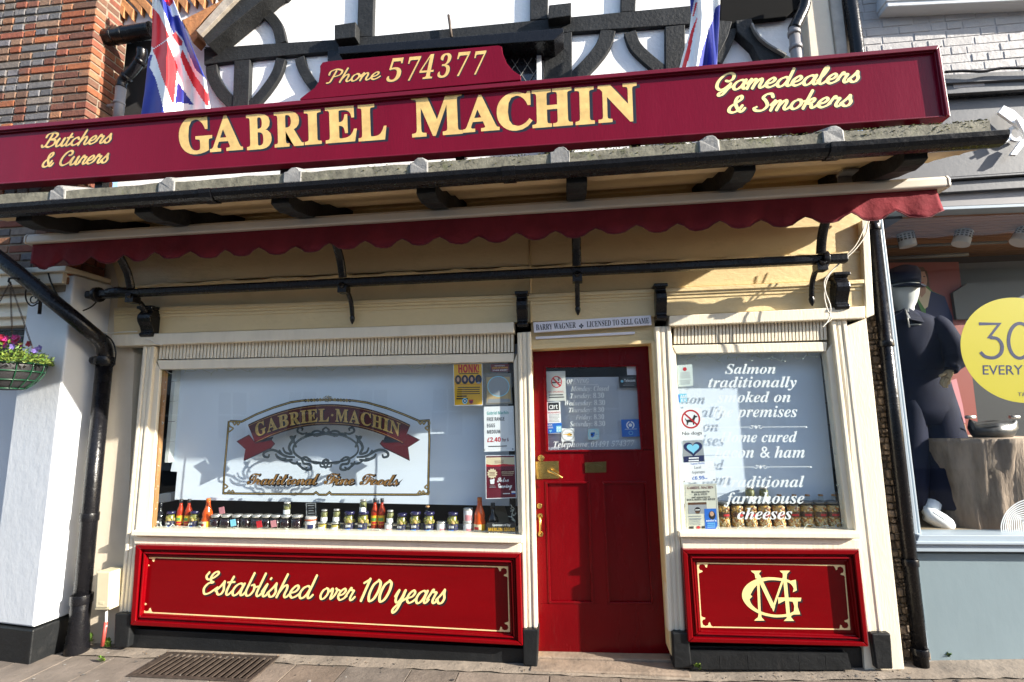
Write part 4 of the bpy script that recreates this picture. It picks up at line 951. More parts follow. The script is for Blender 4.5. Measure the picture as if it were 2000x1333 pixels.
m = MB(); m.box(-4.9, xcn-.30, -.12, -.05, 1.86, 1.95); m.build('board_bracket', greyfas, bh, .006)
# tile-hung return and lead flashing behind the gable, dark slab painting the shaded recess under the eaves
m = MB(); m.S([(195, -80), (300, -80), (290, 260), (190, 260)], .14, .30); m.build('eaves_shade', dark_m, bh)
m = MB()
for k in range(14):
    x0 = 172+k*19.5; e = 33 if k < 6 else 30
    tipx = 205+k*17.4; tipy = 40-.30*(k*17.4)*.35+(7 if k % 2 else 0)-k*1.0
    a = (tipx, tipy); b = (tipx-10, tipy-14); dx, dy = -95, -100
    m.S([a, (tipx+4, tipy-20), (tipx+4+dx, tipy-20+dy), (b[0]+dx, b[1]+dy), b], -.06-.002*(k % 3), -.02)
m.build('hung_tiles', tile_m, bh, .004)
m = MB(); m.S([(190, 16), (205, 68), (250, 62), (300, 56), (360, 38), (412, 14), (420, -10), (330, -10), (200, -10)], -.018, .02); m.build('lead_flashing', M('bright_lead', (.62, .64, .67), .55, var=.25, vs_=14, bump=.3), bh)
m = MB(); m.S([(355, 40), (430, 2), (440, -14), (470, -30), (396, 40), (383, 60), (386, 72), (376, 84), (366, 60)], -.08, .02); m.build('tile_edge', tile_m, bh, .004)
m = MB(); a, b = V3(194, 76, -.16), V3(298, 60, -.16); m.tube([a, b], .062, 14)
for t in (.06, .27, .47, .97): m.tube([a+(b-a)*t, a+(b-a)*(t+.03)], .066, 14)
m.build('eaves_gutter', black, bh, .002)

# ================================================================ PIPES
rp = thing('downpipe', 'black and grey rainwater pipe bending from the eaves gutter behind the union flag', 'downpipe', tuple(V3(235, 222, -.12)))
m = MB(); m.tube(cr([V3(277, 96, -.14), V3(276, 112, -.13), V3(262, 135, -.12), V3(240, 158, -.12), V3(236, 172, -.12)], 5), .038, 12)
for px, py in ((274, 120), (246, 152)): p = V3(px, py, -.12); m.tube([p+Vector((-.012, 0, -.012)), p+Vector((.012, 0, .012))], .045, 12)
m.build('elbow', black, rp)
m = MB(); m.tube([V3(237, 164, -.12), V3(229, 250, -.12)], .036, 14); p = V3(233, 200, -.12); m.tube([p, p+Vector((0, 0, -.025))], .041, 14); m.box(p.x-.12, p.x, -.11, -.10, p.z-.02, p.z); m.build('pipe', pipegrey, rp)
# right-hand gable pipe
rp = thing('downpipe', 'swan-necked black and grey pipe at the right gable under the shadowed eaves', 'downpipe', tuple(V3(1552, 100, -.12)))
m = MB(); m.tube(cr([V3(1572, -30, -.12), V3(1571, 10, -.12), V3(1560, 38, -.12), V3(1550, 58, -.12)], 5), .040, 12); m.build('elbow', black, rp)
m = MB(); m.tube([V3(1550, 55, -.12), V3(1556, 118, -.12), V3(1560, 200, -.12)], .034, 14)
for px, py in ((1550.5, 62), (1553.5, 90)): p = V3(px, py, -.12); m.tube([p, p+Vector((0, 0, -.03))], .041, 14)
m.build('pipe', pipegrey, rp)
rp = MB(); a, b = V3(1653, -60, -.06), V3(1676, 110, -.06); rp.tube([a, (a+b)/2, b, V3(1690, 240, -.06)], .042, 16); rp = rp.build('drainpipe', black); tag(rp, 'straight black pipe on the painted brick above the right end of the sign', 'drainpipe')
# big left pipe
lp = thing('drainpipe', 'thick black drainpipe crossing diagonally from the gutter down the beige wall beside the white pier', 'drainpipe', (-3.4, -.08, 0))
Yp = -.085
m = MB()
m.tube(cr([V3(-30, 482, -.40), V3(60, 553, -.375), V3(130, 610, -.345), V3(172, 645, -.26), V3(198, 668, -.15), V3(205, 690, -.095), V3(206, 716, Yp)], 6), .050, 16); m.build('slanting_pipe', black, lp)
m = MB(); a, b = V3(205, 700, Yp), V3(150, 1268, Yp); b.z = .0; m.tube([a, b], .052, 18); m.build('upright_pipe', black, lp)
for t, r in ((.0, .066), (.55, .058), (.82, .066)):
    m = MB(); p = a+(b-a)*t; m.tube([p+Vector((0, 0, .01)), p+Vector((0, 0, -.05))], r, 18); m.build('pipe_collar', black, lp, .003)
p = a+Vector((0, 0, -.01)); m = MB(); m.tube([p+Vector((-.14, .03, 0)), p+Vector((-.04, 0, 0))], .03, 12); m.build('side_inlet', black, lp, .003)
m = MB(); m.tube([a+(b-a)*.84, a+(b-a)*.9, b], [.062, .058, .075], 16); m.build('pipe_shoe', black, lp, .003)
# right pipe
rp = thing('drainpipe', 'tall black drainpipe between the butcher and the grey shop on rough stone', 'drainpipe', (1.95, -.03, .05))
m = MB(); a, b = V3(1703, 430, .015), V3(1801, 1312, .015); m.tube([a, b], .040, 18); m.build('pipe', black, rp)
for t in (.02, .30, .78, .96): m = MB(); p = a+(b-a)*t; m.tube([p+Vector((0, 0, .02)), p+Vector((0, 0, -.02))], .046, 18); m.build('pipe_collar', black, rp, .003)
# cables
def cable(name, label, pts, y, r, mat, n=8):
    P = [V3(p[0], p[1], p[2] if len(p) > 2 else y) for p in pts]; m = MB(); m.tube(cr(P, n), r, 6); o = m.build(name, mat); return tag(o, label, 'cable')
cable('cable', 'pair of pale wires looping from the awning end past the scrolled console', [(1697, 432), (1690, 460), (1668, 490), (1640, 515), (1612, 545), (1612, 570), (1622, 600), (1618, 625), (1606, 640)], -.19, .004, cable_w)
cable('cable', 'thin pale wire beside the corner board running down to the vent grille', [(1690, 440), (1672, 478), (1645, 508), (1618, 540), (1610, 575), (1616, 605), (1624, 622), (1610, 634)], -.165, .0035, cable_w)
cable('cable', 'black cable hanging down the white pier behind the slanting pipe', [(92, 512, -.3), (96, 540, -.3), (108, 570, -.3), (130, 602, -.3), (150, 625, -.2)], -.3, .006, black)
cable('cable', 'black wire tied from the rail end to the slanting pipe', [(190, 588), (178, 600), (160, 608), (145, 612)], -.17, .005, black)
cable('cable', 'black cable looped round the drainpipe elbow', [(155, 628, -.15), (195, 648, -.15), (218, 665, -.15), (226, 690, -.15), (222, 712, -.14), (214, 722, -.14)], -.15, .005, black)
cable('cable', 'pale wire along the architrave to the first scrolled console', [(196, 648), (215, 651), (240, 649), (268, 648)], -.06, .004, cable_w)
cable('cable', 'pale wire from the first console down to the vent grille', [(283, 662), (295, 665), (304, 671), (318, 674)], -.07, .004, cable_w)
cable('cable', 'black cables sagging along the painted brick above the grey fascia', [(1846, 141), (1880, 139), (1920, 140), (1955, 134), (2010, 133), (2100, 130)], -.05, .009, black)

# ================================================================ small street things
mb_ = thing('meter_box', 'dusty cream meter box fixed to the wall beside the drainpipe', 'meter box', tuple(V3(203, 1190, -.1)))
m = MB(); m.S([(188, 1117), (217, 1117), (214, 1192), (184, 1192)], -.105, .03); m.build('case', meter_m, mb_, .006)
m = MB(); m.S([(191, 1119.5), (213, 1119.5), (210, 1187), (187.5, 1187)], -.112, -.1055); m.S([(194, 1176), (203, 1176), (202, 1181), (193.5, 1181)], -.114, -.1125); m.build('lid', meter_m, mb_, .003)
m = MB(); m.tube([V3(208, 1193, -.06), V3(207, 1225, -.06)], .008, 8); m.tube([V3(207, 1215, -.06), V3(200, 1262, -.06)], .012, 8, 1); m.build('supply_pipe', [cable_w, M('red_pipe', (.30, .05, .04), .5)], mb_)
gr = thing('floor_grate', 'rusty slatted iron grating let into the pavement below the left window', 'grate', (-2.36, -.22, 0))
x0, x1, y0, y1 = -2.74, -1.99, -.345, -.075
m = MB(); m.box(x0, x1, y0-.03, y0, -.01, .010); m.box(x0, x1, y1, y1+.03, -.01, .010); m.box(x0-.03, x0, y0-.03, y1+.03, -.01, .009); m.box(x1, x1+.03, y0-.03, y1+.03, -.01, .009); m.build('frame', iron_m, gr, .002)
m = MB(); m.box(x0, x1, y0, y1, .002, .0035); m.build('pit_shade', M('pit_shade_black', (.002, .002, .002), 1., var=0, spec=0.), gr)  # thin black sheet standing in for the darkness below the bars
m = MB(); nb = 17
for i in range(nb):
    xx = x0+(x1-x0)*(i+.25)/nb; sk = .0
    m.add([(xx, y0, .004), (xx+.019, y0, .004), (xx+.019+sk, y1, .004), (xx+sk, y1, .004), (xx, y0, .012), (xx+.019, y0, .012), (xx+.019+sk, y1, .012), (xx+sk, y1, .012)], [[4, 5, 6, 7], [0, 1, 5, 4], [1, 2, 6, 5], [2, 3, 7, 6], [3, 0, 4, 7]])
m.build('bars', iron_m, gr)
def weed(name, label, px, py, n, s, y=-.02):
    p = V3(px, py, y); m = MB()
    for i in range(n):
        a = random.random()*6.28; l = s*random.uniform(.5, 1.2); e = random.uniform(.3, 1.3)
        d = Vector((math.cos(a)*math.cos(e), -abs(math.sin(a)*math.cos(e)), math.sin(e))); o = p+Vector((random.uniform(-s, s)*.5, random.uniform(-s, 0)*.3, random.uniform(0, s*.5))); t = d.cross(Vector((0, 0, 1))).normalized()*l*.28
        c = o+d*l; m.add([o, o+d*l*.5+t, c, o+d*l*.5-t+Vector((0, 0, .003))], [[0, 1, 2, 3]], random.randrange(2))
    return tag(m.build(name, [leaf_m, leaf_l]), label, 'weed')
weed('weed', 'leafy green weed at the foot of the beige wall by the drainpipe', 172, 1258, 90, .06)
weed('weed', 'small dark grassy weed against the black pilaster base', 212, 1264, 60, .05)
weed('weed', 'dry weed tuft in the pavement crack before the meter box', 203, 1292, 30, .03, -.2)
weed('weed', 'tiny weed at the foot of the right-hand plinth bricks', 1362, 1306, 26, .03, -.06)
weed('weed', 'little weeds at the foot of the grey-blue shop panel', 1850, 1283, 30, .025, .08)
# ================================================================ BLINDS
YBL = .152
def blind(name, label, outline, y):
    m = MB(); m.S(outline, y, y+.004); o = m.build(name, blind_m); return tag(o, label, 'blind')
blind('roller_blind', 'white roller blind behind the left window with its lower edge above the jars', [(344, 690), (1012, 672), (1012, 989), (341, 976), (346, 922), (333, 921), (341, 880)], YBL)
blind('roller_blind', 'white roller blind behind the right window and its italic lettering', [(1300, 660), (1598, 655), (1633, 985), (1320, 985)], YBL)
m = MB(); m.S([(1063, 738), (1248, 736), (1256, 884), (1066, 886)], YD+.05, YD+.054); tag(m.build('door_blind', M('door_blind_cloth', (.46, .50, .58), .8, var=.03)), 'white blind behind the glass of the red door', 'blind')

# ================================================================ PAPER ON GLASS
PM = [p_wht, p_blk, p_red, p_yel, p_teal, p_mar, p_crm, p_blue, p_lblue, p_navy, p_gry, p_tan, p_skin, p_brn, p_org, p_grn]
WHT, BLK, RED, YEL, TEAL, MAR, CRM, BLU, LBL, NAV, GRY, TAN, SKI, BRN, ORG, GRN = range(16)
class Paper:
    def __init__(s, name, label, cat, q, y, mat, group=None):
        s.q = q; s.y = y; s.m = MB(); m = MB(); m.S(q, y, y+.0012); s.o = tag(m.build(name, mat), label, cat, group); s.k = 0
    def p(s, u, v): return lerp2(s.q, u, v)
    def xz(s, u, v): return xz(*s.p(u, v), s.y)
    def yy(s): s.k += 1; return s.y-.0003-.00006*s.k
    def rect(s, u0, v0, u1, v1, mi): 
        y = s.yy(); s.m.prism([s.xz(u0, v0), s.xz(u1, v0), s.xz(u1, v1), s.xz(u0, v1)], y, y+.00005, mi); return s
    def poly(s, P, mi):
        y = s.yy(); s.m.prism([s.xz(*p) for p in P], y, y+.00005, mi); return s
    def circ(s, u, v, ru, rv, mi, n=20): return s.poly([(u+ru*math.cos(i*6.2832/n), v+rv*math.sin(i*6.2832/n)) for i in range(n)], mi)
    def ring(s, u, v, ru, rv, k, mi, n=24):
        y = s.yy()
        for i in range(n):
            a, b = i*6.2832/n, (i+1)*6.2832/n
            s.m.prism([s.xz(u+ru*math.cos(a), v+rv*math.sin(a)), s.xz(u+ru*math.cos(b), v+rv*math.sin(b)), s.xz(u+ru*k*math.cos(b), v+rv*k*math.sin(b)), s.xz(u+ru*k*math.cos(a), v+rv*k*math.sin(a))], y, y+.00005, mi)
        return s
    def text(s, t, u0, u1, v, h, mi, st='', **k):
        mtext(s.m, t, s.xz(u0, v), s.xz(u1, v), s.xz(u0, v-h), s.yy(), st, mi, **k); return s
    def lines(s, u0, u1, v0, v1, n, mi, h=.35):
        for i in range(n):
            v = v0+(v1-v0)*i/max(1, n-1); d = (v1-v0)/max(1, n-1)*h if n > 1 else .02
            a = random.uniform(0, .05)*(u1-u0); s.rect(u0+a, v, u1-a*random.random()*3, v+d, mi)
        return s
    def done(s, name='print'):
        s.m.build(name, PM, s.o); return s.o
YG = .0185
p = Paper('poster', 'yellow poster with red heading over four round portraits', 'poster', [(885, 711), (942, 710), (943, 792), (887, 793)], YG, p_yel)
p.rect(.0, .0, 1, .012, WHT).rect(0, .985, 1, 1, WHT).rect(0, 0, .02, 1, WHT).rect(.98, 0, 1, 1, WHT)
p.text('HONK!', .18, .88, .21, .18, RED, 'ss', bold=.03).lines(.18, .88, .23, .25, 1, BLK)
for i, c in enumerate((SKI, SKI, SKI, BRN)):
    u = .16+.235*i; p.circ(u, .38, .115, .11, NAV if i else BRN).circ(u, .36, .075, .075, BLK).circ(u, .375, .045, .055, c).poly([(u-.07, .47), (u-.03, .44), (u+.03, .44), (u+.07, .47), (u+.03, .487), (u-.03, .487)], BLK if i < 3 else GRY)
p.rect(.03, .495, .97, .50, RED).lines(.1, .92, .56, .71, 4, BLK, .4).lines(.08, .5, .76, .82, 2, BLK, .5)
p.circ(.38, .89, .09, .07, LBL).circ(.38, .89, .06, .045, NAV).circ(.38, .89, .03, .02, WHT).poly([(.52, .86), (.67, .86), (.66, .93), (.595, .97), (.53, .93)], RED).rect(.54, .90, .65, .93, NAV).done()
p = Paper('sticker', "dark red signmaker's sticker at the top corner of the left window", 'sticker', [(958, 712), (994, 711), (995, 726), (959, 727)], YG, p_mar)
p.text('Signwriting by', .22, .78, .27, .12, WHT, 'ss').text('MERLIN SIGNS', .08, .92, .58, .2, YEL, 'ss').text('01494 438307', .1, .9, .88, .17, WHT, 'ss').done()
p = Paper('window_emblem', 'faded tan emblem with pale disc and ribbon between the yellow poster and the window edge', 'emblem', [(947, 730), (998, 729), (1001, 790), (949, 791)], YG, M('faded_tan_film', (.20, .19, .17), .5, var=.1))
p.poly([(.06, .12), (.94, .12), (.96, .95), (.04, .95)], TAN).circ(.5, .42, .42, .33, GRY).ring(.5, .42, .42, .33, .93, LBL).poly([(.1, .82), (.9, .82), (.95, .94), (.05, .94)], GRY).done()
p = Paper('price_notice', 'white notice Free Range Eggs Medium at £2.40 for 6', 'notice', [(945, 795), (1003, 793), (1006, 881), (946, 883)], YG, p_wht)
p.text('Gabriel Machin', .1, .82, .18, .07, TEAL, 'ss').text('FREE RANGE', .1, .68, .32, .08, BLK, 'ss').text('EGGS', .1, .36, .46, .08, BLK, 'ss').text('MEDIUM', .1, .53, .60, .08, BLK, 'ss').text('£2.40', .1, .54, .785, .10, RED, 'ss', bold=.01).text('for 6', .59, .8, .785, .075, MAR, 'ss').lines(.1, .80, .875, .89, 1, BLK)
p.circ(.93, .96, .03, .02, GRY).circ(.0, .96, .03, .02, GRY).done()
p = Paper('poster', 'dark red Salsa Evening poster at the foot of the notices in the left window', 'poster', [(948, 890), (1006, 889), (1009, 973), (949, 975)], YG, p_mar)
p.rect(0, .05, 1, .22, CRM).poly([(0, .2), (.3, .23), (.6, .2), (1, .23), (1, .26), (0, .26)], RED).rect(0, 0, 1, .015, WHT).rect(0, .985, 1, 1, WHT).rect(0, 0, .02, 1, WHT).rect(.98, 0, 1, 1, WHT)
p.lines(.3, .62, .13, .17, 2, MAR, .3)
p.poly([(.22+(.19 if i % 2 else .14)*math.cos(i*.2618)*.95, .42+(.125 if i % 2 else .095)*math.sin(i*.2618)) for i in range(24)], CRM).lines(.12, .32, .39, .45, 3, MAR, .4)
p.text('Salsa', .38, .76, .62, .10, WHT, 'sc', bold=.02).text('Evening', .38, .86, .755, .10, WHT, 'sc', bold=.02, track=.9).lines(.52, .95, .39, .46, 3, CRM, .3).text('FRIDAY 19 JUNE', .54, .95, .40, .028, CRM, 'ss')
p.poly([(.14, .56), (.30, .54), (.28, .66), (.16, .66)], WHT).lines(.12, .34, .70, .73, 2, GRY).lines(.55, .82, .88, .89, 1, WHT).rect(.84, .84, .97, .88, WHT).rect(.84, .885, .97, .905, BLU).done()
p = Paper('sticker', "clear signmaker's lettering in yellow and white low in the left window corner", 'sticker', [(950, 1021), (1007, 1021), (1009, 1048), (951, 1048)], YG, M('dark_clear_film', (.03, .03, .032), .3, var=.1))
p.text('Sponsored by', .2, .82, .26, .16, WHT, 'si').text('MERLIN SIGNS', .06, .96, .62, .24, YEL, 'ss').text('01494 438307', .06, .96, .94, .22, WHT, 'si').done()
# ---- gilded decoration on the left pane
dec = thing('window_decoration', 'gilded border with red ribbon, scrollwork and Traditional Fine Foods on the left pane', 'decoration', tuple(V3(640, 880, YG)))
C2 = lambda x, y: (400+x/4.167, 740+y/4.167)
m = MB(); YQ = .0183
bor = [(205, 345), (300, 350), (420, 290), (560, 235), (700, 192), (800, 178), (1000, 172), (1200, 178), (1320, 195), (1480, 240), (1620, 292), (1745, 345), (1822, 340), (1828, 500), (1822, 700), (1818, 935), (1730, 945), (1030, 942), (1015, 925), (990, 945), (930, 945), (905, 925), (885, 940), (220, 935), (150, 932), (160, 740), (180, 520), (195, 345)]
for k, (wd, mi, yy) in enumerate(((.0165, 1, YQ), (.006, 0, YQ-.0004))): m.line([C2(*p_) for p_ in bor], wd, yy, yy+.0002, mi)
for (cx, cy, sx, sy) in ((195, 345, 1, 1), (1830, 340, -1, 1), (150, 940, 1, -1), (1825, 945, -1, -1)):
    for wd, mi, yy in ((.011, 1, YQ-.0006), (.0065, 0, YQ-.0008)):
        P = cr([C2(cx+sx*a, cy+sy*b) for a, b in ((0, 90), (35, 62), (12, 45), (0, 25), (8, 2), (30, 8), (48, 30), (62, 10), (75, 30), (95, 5))], 4); m.line(P, wd, yy, yy+.0002, mi)
for i in range(11):
    a = i*math.pi*2/11; P = cr([C2(1000+(8+t*26)*math.cos(a+t*1.6)*1.2, 165+(6+t*24)*math.sin(a+t*1.6)*.9) for t in (0, .35, .7, 1)], 4); m.line(P, .004, YQ-.0004-.0001*i, YQ-.0003-.0001*i, i % 2)
for s in (-1, 1):
    for k in range(6): cx = 1000+s*(60+k*24); P = cr([C2(cx+10*math.cos(t), 168+abs(cx-1000)*.06+12*math.sin(t)) for t in (0, 1.4, 2.8, 4.2, 5.4)], 4); m.line(P, .004, YQ-.0004-.0001*k, YQ-.0003-.0001*k, k % 2)
m.build('border', [goldleaf_d, ink], dec)
# ribbon
def arc(x): # upper edge of the ribbon in C2 units, lower edge
    t = (x-1010)/660; return 212+168*t*t
m = MB()
xs_ = np.linspace(352, 1672, 30)
up = [(x, arc(x)) for x in xs_]; lo = [(x+(-1)*0+ (60 if x < 1000 else -60)*abs((x-1010)/660), arc(x)+160-12*abs((x-1010)/660)) for x in xs_]
def rib(y, mi, g=0):
    pts = [C2(x, yy-g) for x, yy in up]+[C2(x, yy+g) for x, yy in lo[::-1]]; m.S(pts, y, y+.0002, mi)
rib(YQ-.0010, 1, 6)
for g, mi, yy in ((8, 1, YQ-.0002), (0, 0, YQ-.0006)):
    m.S([C2(265-g, 510), C2(360, 462-g), C2(405, 520-g), C2(540, 500-g), C2(565+g, 530), C2(540, 560+g), C2(315, 665+g), C2(330, 575)], yy, yy+.0002, mi)
    m.S([C2(1745+g, 498), C2(1650, 455-g), C2(1590, 515-g), C2(1445, 505-g), C2(1430-g, 530), C2(1460, 560+g), C2(1668, 662+g), C2(1655, 560)], yy, yy+.0002, mi)
rib(YQ-.0014, 0)
m.line([C2(x, yy+8) for x, yy in up], .003, YQ-.0017, YQ-.0016, 2); m.line([C2(x, yy-8) for x, yy in lo], .003, YQ-.0017, YQ-.0016, 2)
m.S([C2(400, 520), C2(560, 470), C2(545, 500), C2(470, 515)], YQ-.0018, YQ-.0017, 1); m.S([C2(1445, 520), C2(1470, 465), C2(1600, 515), C2(1500, 522)], YQ-.0018, YQ-.0017, 1)
m.build('ribbon', [p_dred, ink, goldleaf_d], dec)
m = MB()
s = 'GABRIEL·MACHIN'; ws_ = {'M': 1.25, 'I': .55, '·': .45}; tot = sum(ws_.get(c, 1.) for c in s); x = 415; span = 1175
for ch in s:
    wd = span*ws_.get(ch, 1.)/tot; x0, x1 = x+wd*.06, x+wd*.94
    f = lambda X: arc(X)+135-8*abs((X-1010)/660)
    if ch == '·':
        m.S([C2((x0+x1)/2-12, f(x)-50), C2((x0+x1)/2, f(x)-62), C2((x0+x1)/2+12, f(x)-50), C2((x0+x1)/2, f(x)-38)], YQ-.0024, YQ-.0023, 0)
    else:
        tl_ = (x0+(x0-1010)*-.05, f(x0)-98)
        for mi, bb, o, yy in ((1, .03, (.005, -.005), YQ-.0021), (0, .015, (0, 0), YQ-.0025)): mtext(m, ch, xz(*C2(x0, f(x0)), YQ), xz(*C2(x1, f(x1)), YQ), xz(*C2(x0+ (-14 if x0 < 1010 else 10)*abs((x0-1010)/660), f(x0)-100), YQ), yy, 'sb', mi, bold=bb, off=o)
    x += wd
m.build('lettering', [goldleaf_d, ink], dec)
# oval scroll frame
m = MB(); K = [0]
def scroll(P, wd, mi=0):
    K[0] += 1; P = cr([C2(*p_) for p_ in P], 5); n = len(P); yy = YQ-.0001*K[0] % .003
    w1 = [wd*(.35+.65*math.sin(math.pi*(.12+.80*i/(n-1)))) for i in range(n)]
    m.line(P, [x_+.0055 for x_ in w1], YQ-.00004*K[0], YQ-.00004*K[0]+.00002, 1); K[0] += 1; m.line(P, w1, YQ-.00004*K[0], YQ-.00004*K[0]+.00002, mi)
ov = [(985+265*math.cos(t), 575+130*math.sin(t)*(1 if math.sin(t) < 0 else .85)) for t in np.linspace(0, 2*math.pi, 26)[:-1]]
scroll(ov+ov[:1], .011)
for s in (-1, 1):
    X = lambda a: 985+s*a
    for P, wd in (([(X(240), 560), (X(262), 500), (X(250), 470), (X(270), 500), (X(300), 560), (X(280), 610), (X(330), 600), (X(350), 560)], .014),
                  ([(X(150), 440), (X(190), 450), (X(230), 430), (X(220), 400), (X(190), 405), (X(195), 425)], .010),
                  ([(X(20), 440), (X(70), 425), (X(110), 440), (X(90), 465), (X(70), 450)], .010), ([(X(0), 450), (X(40), 455), (X(80), 470)], .012), ([(X(110), 445), (X(150), 450), (X(170), 470)], .009),
                  ([(X(250), 640), (X(330), 630), (X(400), 590), (X(450), 580), (X(500), 600), (X(505), 630), (X(470), 640), (X(460), 615)], .013),
                  ([(X(270), 660), (X(330), 665), (X(390), 640), (X(410), 610)], .014), ([(X(290), 640), (X(350), 620), (X(380), 580)], .012),
                  ([(X(120), 665), (X(160), 640), (X(190), 650), (X(180), 690), (X(130), 700), (X(120), 735), (X(165), 740), (X(225), 700), (X(235), 670)], .012),
                  ([(X(150), 720), (X(185), 735), (X(220), 690)], .010), ([(X(250), 480), (X(285), 475), (X(265), 510), (X(300), 530)], .012), ([(X(200), 690), (X(260), 690), (X(300), 670)], .010),
                  ([(X(10), 720), (X(40), 715), (X(50), 690), (X(90), 690), (X(130), 670)], .009), ([(X(0), 655), (X(22), 670), (X(10), 690), (X(35), 695)], .010), ([(X(320), 650), (X(360), 655), (X(400), 640)], .013)):
        scroll(P, wd)
scroll([(985, 395), (960, 420), (985, 445), (1010, 420), (985, 395)], .010); scroll([(985, 650), (970, 690), (985, 725), (1000, 690), (985, 650)], .010)
m.build('scroll_frame', [silverleaf, ink], dec)
m = MB()
for s, a, b in (('Traditional', (345, 862), (930, 862)), ('Fine', (970, 860), (1215, 862)), ('Foods', (1262, 865), (1575, 868))):
    for mi, bb, o, yy in ((1, .055, (.003, -.003), YQ-.0004), (0, .004, (0, 0), YQ-.0009)):
        mtext(m, s, xz(*C2(*a), YQ), xz(*C2(*b), YQ), xz(*C2(a[0], a[1]-88), YQ), yy, 'sc', mi, bold=bb, track=.82, off=o)
m.build('lettering', [M('copper_gilt', (.40, .20, .055), .35, metal=.4, var=.3, vs_=40), ink], dec)

# ---- white lettering on the right pane
lt = thing('window_lettering', 'white italic lettering about salmon, bacon and cheeses on the right pane', 'lettering', tuple(V3(1480, 860, .0183)))
for s, x0, x1, b, ct in (('Salmon', 1416, 1515, 730.5, 712), ('traditionally', 1383, 1556, 757, 737), ('smoked on', 1401, 1544, 786, 766), ('the premises', 1393, 1557, 815, 794), ('Home cured', 1405, 1557, 864, 844), ('bacon & ham', 1396, 1572, 894.5, 873), ('Traditional', 1409, 1571, 952, 931), ('farmhouse', 1414, 1571, 984, 963), ('cheeses', 1440, 1547, 1014.5, 993)):
    m = MB(); ptext(m, s, (x0, b), (x1, b-.3), (x0+.5, ct), .0183, 'bi', 0, bold=.004); m.build('words', white_p, lt)
m = MB()
for yy, xa, xb in ((834.5, 1378, 1575), (912.5, 1387, 1584)):
    xm = (xa+xb)/2; m.line([(xa, yy+.5), (xm-12, yy)], .0035, .0183, .0185); m.line([(xm+12, yy), (xb, yy-.5)], .0035, .0183, .0185)
    for q_ in (xa, xb): c = xz(q_, yy, .0180); m.prism([(c[0]+.006*math.cos(t), c[1]+.006*math.sin(t)) for t in np.linspace(0, 6.28, 12)[:-1]], .0180, .0181)
    for s in (-1, 1): m.line(cr([(xm+s*13, yy), (xm+s*9, yy+3), (xm+s*6, yy), (xm+s*9, yy-3), (xm+s*4, yy-2), (xm, yy+4)], 4), .004, .0178, .0179)
    c = xz(xm, yy, .0177); m.prism([(c[0], c[1]+.016), (c[0]+.007, c[1]), (c[0], c[1]-.016), (c[0]-.007, c[1])], .0176, .0177)
m.build('ornament', white_p, lt)
# ---- papers on the right pane
p = Paper('certificate', 'small pale certificate with red seal at the top of the right window', 'certificate', [(1322, 714), (1352, 712), (1354, 754), (1325, 756)], YG, M('pale_card', (.60, .68, .66), .5, var=.03))
p.circ(.5, .2, .13, .09, RED).lines(.15, .85, .35, .6, 6, GRY, .25).rect(.1, .72, .9, .735, GRY).lines(.15, .8, .78, .88, 3, GRY, .25).done()
p = Paper('sticker', 'small blue and white card sticker above the No dogs sign', 'sticker', [(1323, 770), (1341, 769), (1342, 786), (1324, 787)], YG, p_lblue)
p.text('AM', .28, .95, .52, .36, WHT, 'ss').text('EX', .38, .95, .95, .36, WHT, 'ss').rect(.02, .1, .22, .95, BLU).done()
p = Paper('no_dogs_sign', 'white No dogs sign with dog in a red barred circle', 'sign', [(1325, 799), (1371, 797), (1375, 859), (1328, 861)], YG, p_wht)
p.ring(.5, .34, .40, .30, .83, RED)
dg = [(.27, .30), (.30, .34), (.33, .36), (.55, .345), (.60, .29), (.63, .23), (.66, .20), (.70, .235), (.77, .25), (.78, .285), (.70, .30), (.66, .36), (.64, .42), (.63, .52), (.585, .52), (.575, .445), (.42, .435), (.38, .46), (.36, .52), (.31, .52), (.33, .45), (.30, .38), (.25, .33)]
p.poly(dg, BLK); p.poly([(.20, .16), (.25, .125), (.80, .52), (.75, .555)], RED).text('No dogs', .1, .93, .83, .10, BLK).done()
p = Paper('heart_sticker', 'pale blue heart over a navy ribbon below the No dogs sign', 'sticker', [(1333, 862), (1372, 860), (1377, 902), (1334, 904)], YG, M('silver_sticker', (.35, .38, .40), .4, var=.05))
p.circ(.5, .5, .48, .48, GRY)
hp = []
for i in range(40):
    t = i*2*math.pi/40; hp.append((.5+.46*math.sin(t)**3*1.0, .36-.38*(13*math.cos(t)-5*math.cos(2*t)-2*math.cos(3*t)-math.cos(4*t))/16))
p.poly(hp, NAV).poly([(.5+(a-.5)*.66, .35+(b-.36)*.66) for a, b in hp], LBL).poly([(.02, .72), (.98, .70), (.96, .98), (.04, 1.0)], NAV).lines(.25, .75, .78, .90, 2, WHT, .5).done()
p = Paper('price_notice', 'white slip pricing local asparagus at £6.95', 'notice', [(1333, 905), (1394, 900), (1399, 940), (1334, 943)], YG, p_wht)
p.text('Gabriel Machin', .26, .70, .12, .09, BLU).text('Local', .36, .58, .34, .14, GRY, 'sb').text('Asparagus', .28, .68, .57, .14, GRY, 'sb').text('£6.95', .28, .66, .88, .17, BLU, 'ss').rect(.68, .83, .74, .86, BLU)
p.circ(.04, .94, .03, .04, GRY).circ(.94, .93, .03, .04, GRY).done()
p = Paper('poster', 'cream recommendation poster with boat photo at the foot of the right window', 'poster', [(1336, 947), (1399, 945), (1406, 1038), (1339, 1040)], YG, M('poster_cream', (.62, .62, .52), .5, var=.03))
p.ring(.5, .5, .0, .0, .5, GRY, 3)
for a in ((.03, .02, .97, .028), (.03, .972, .97, .98), (.03, .02, .042, .98), (.958, .02, .97, .98)): p.rect(*a, GRY)
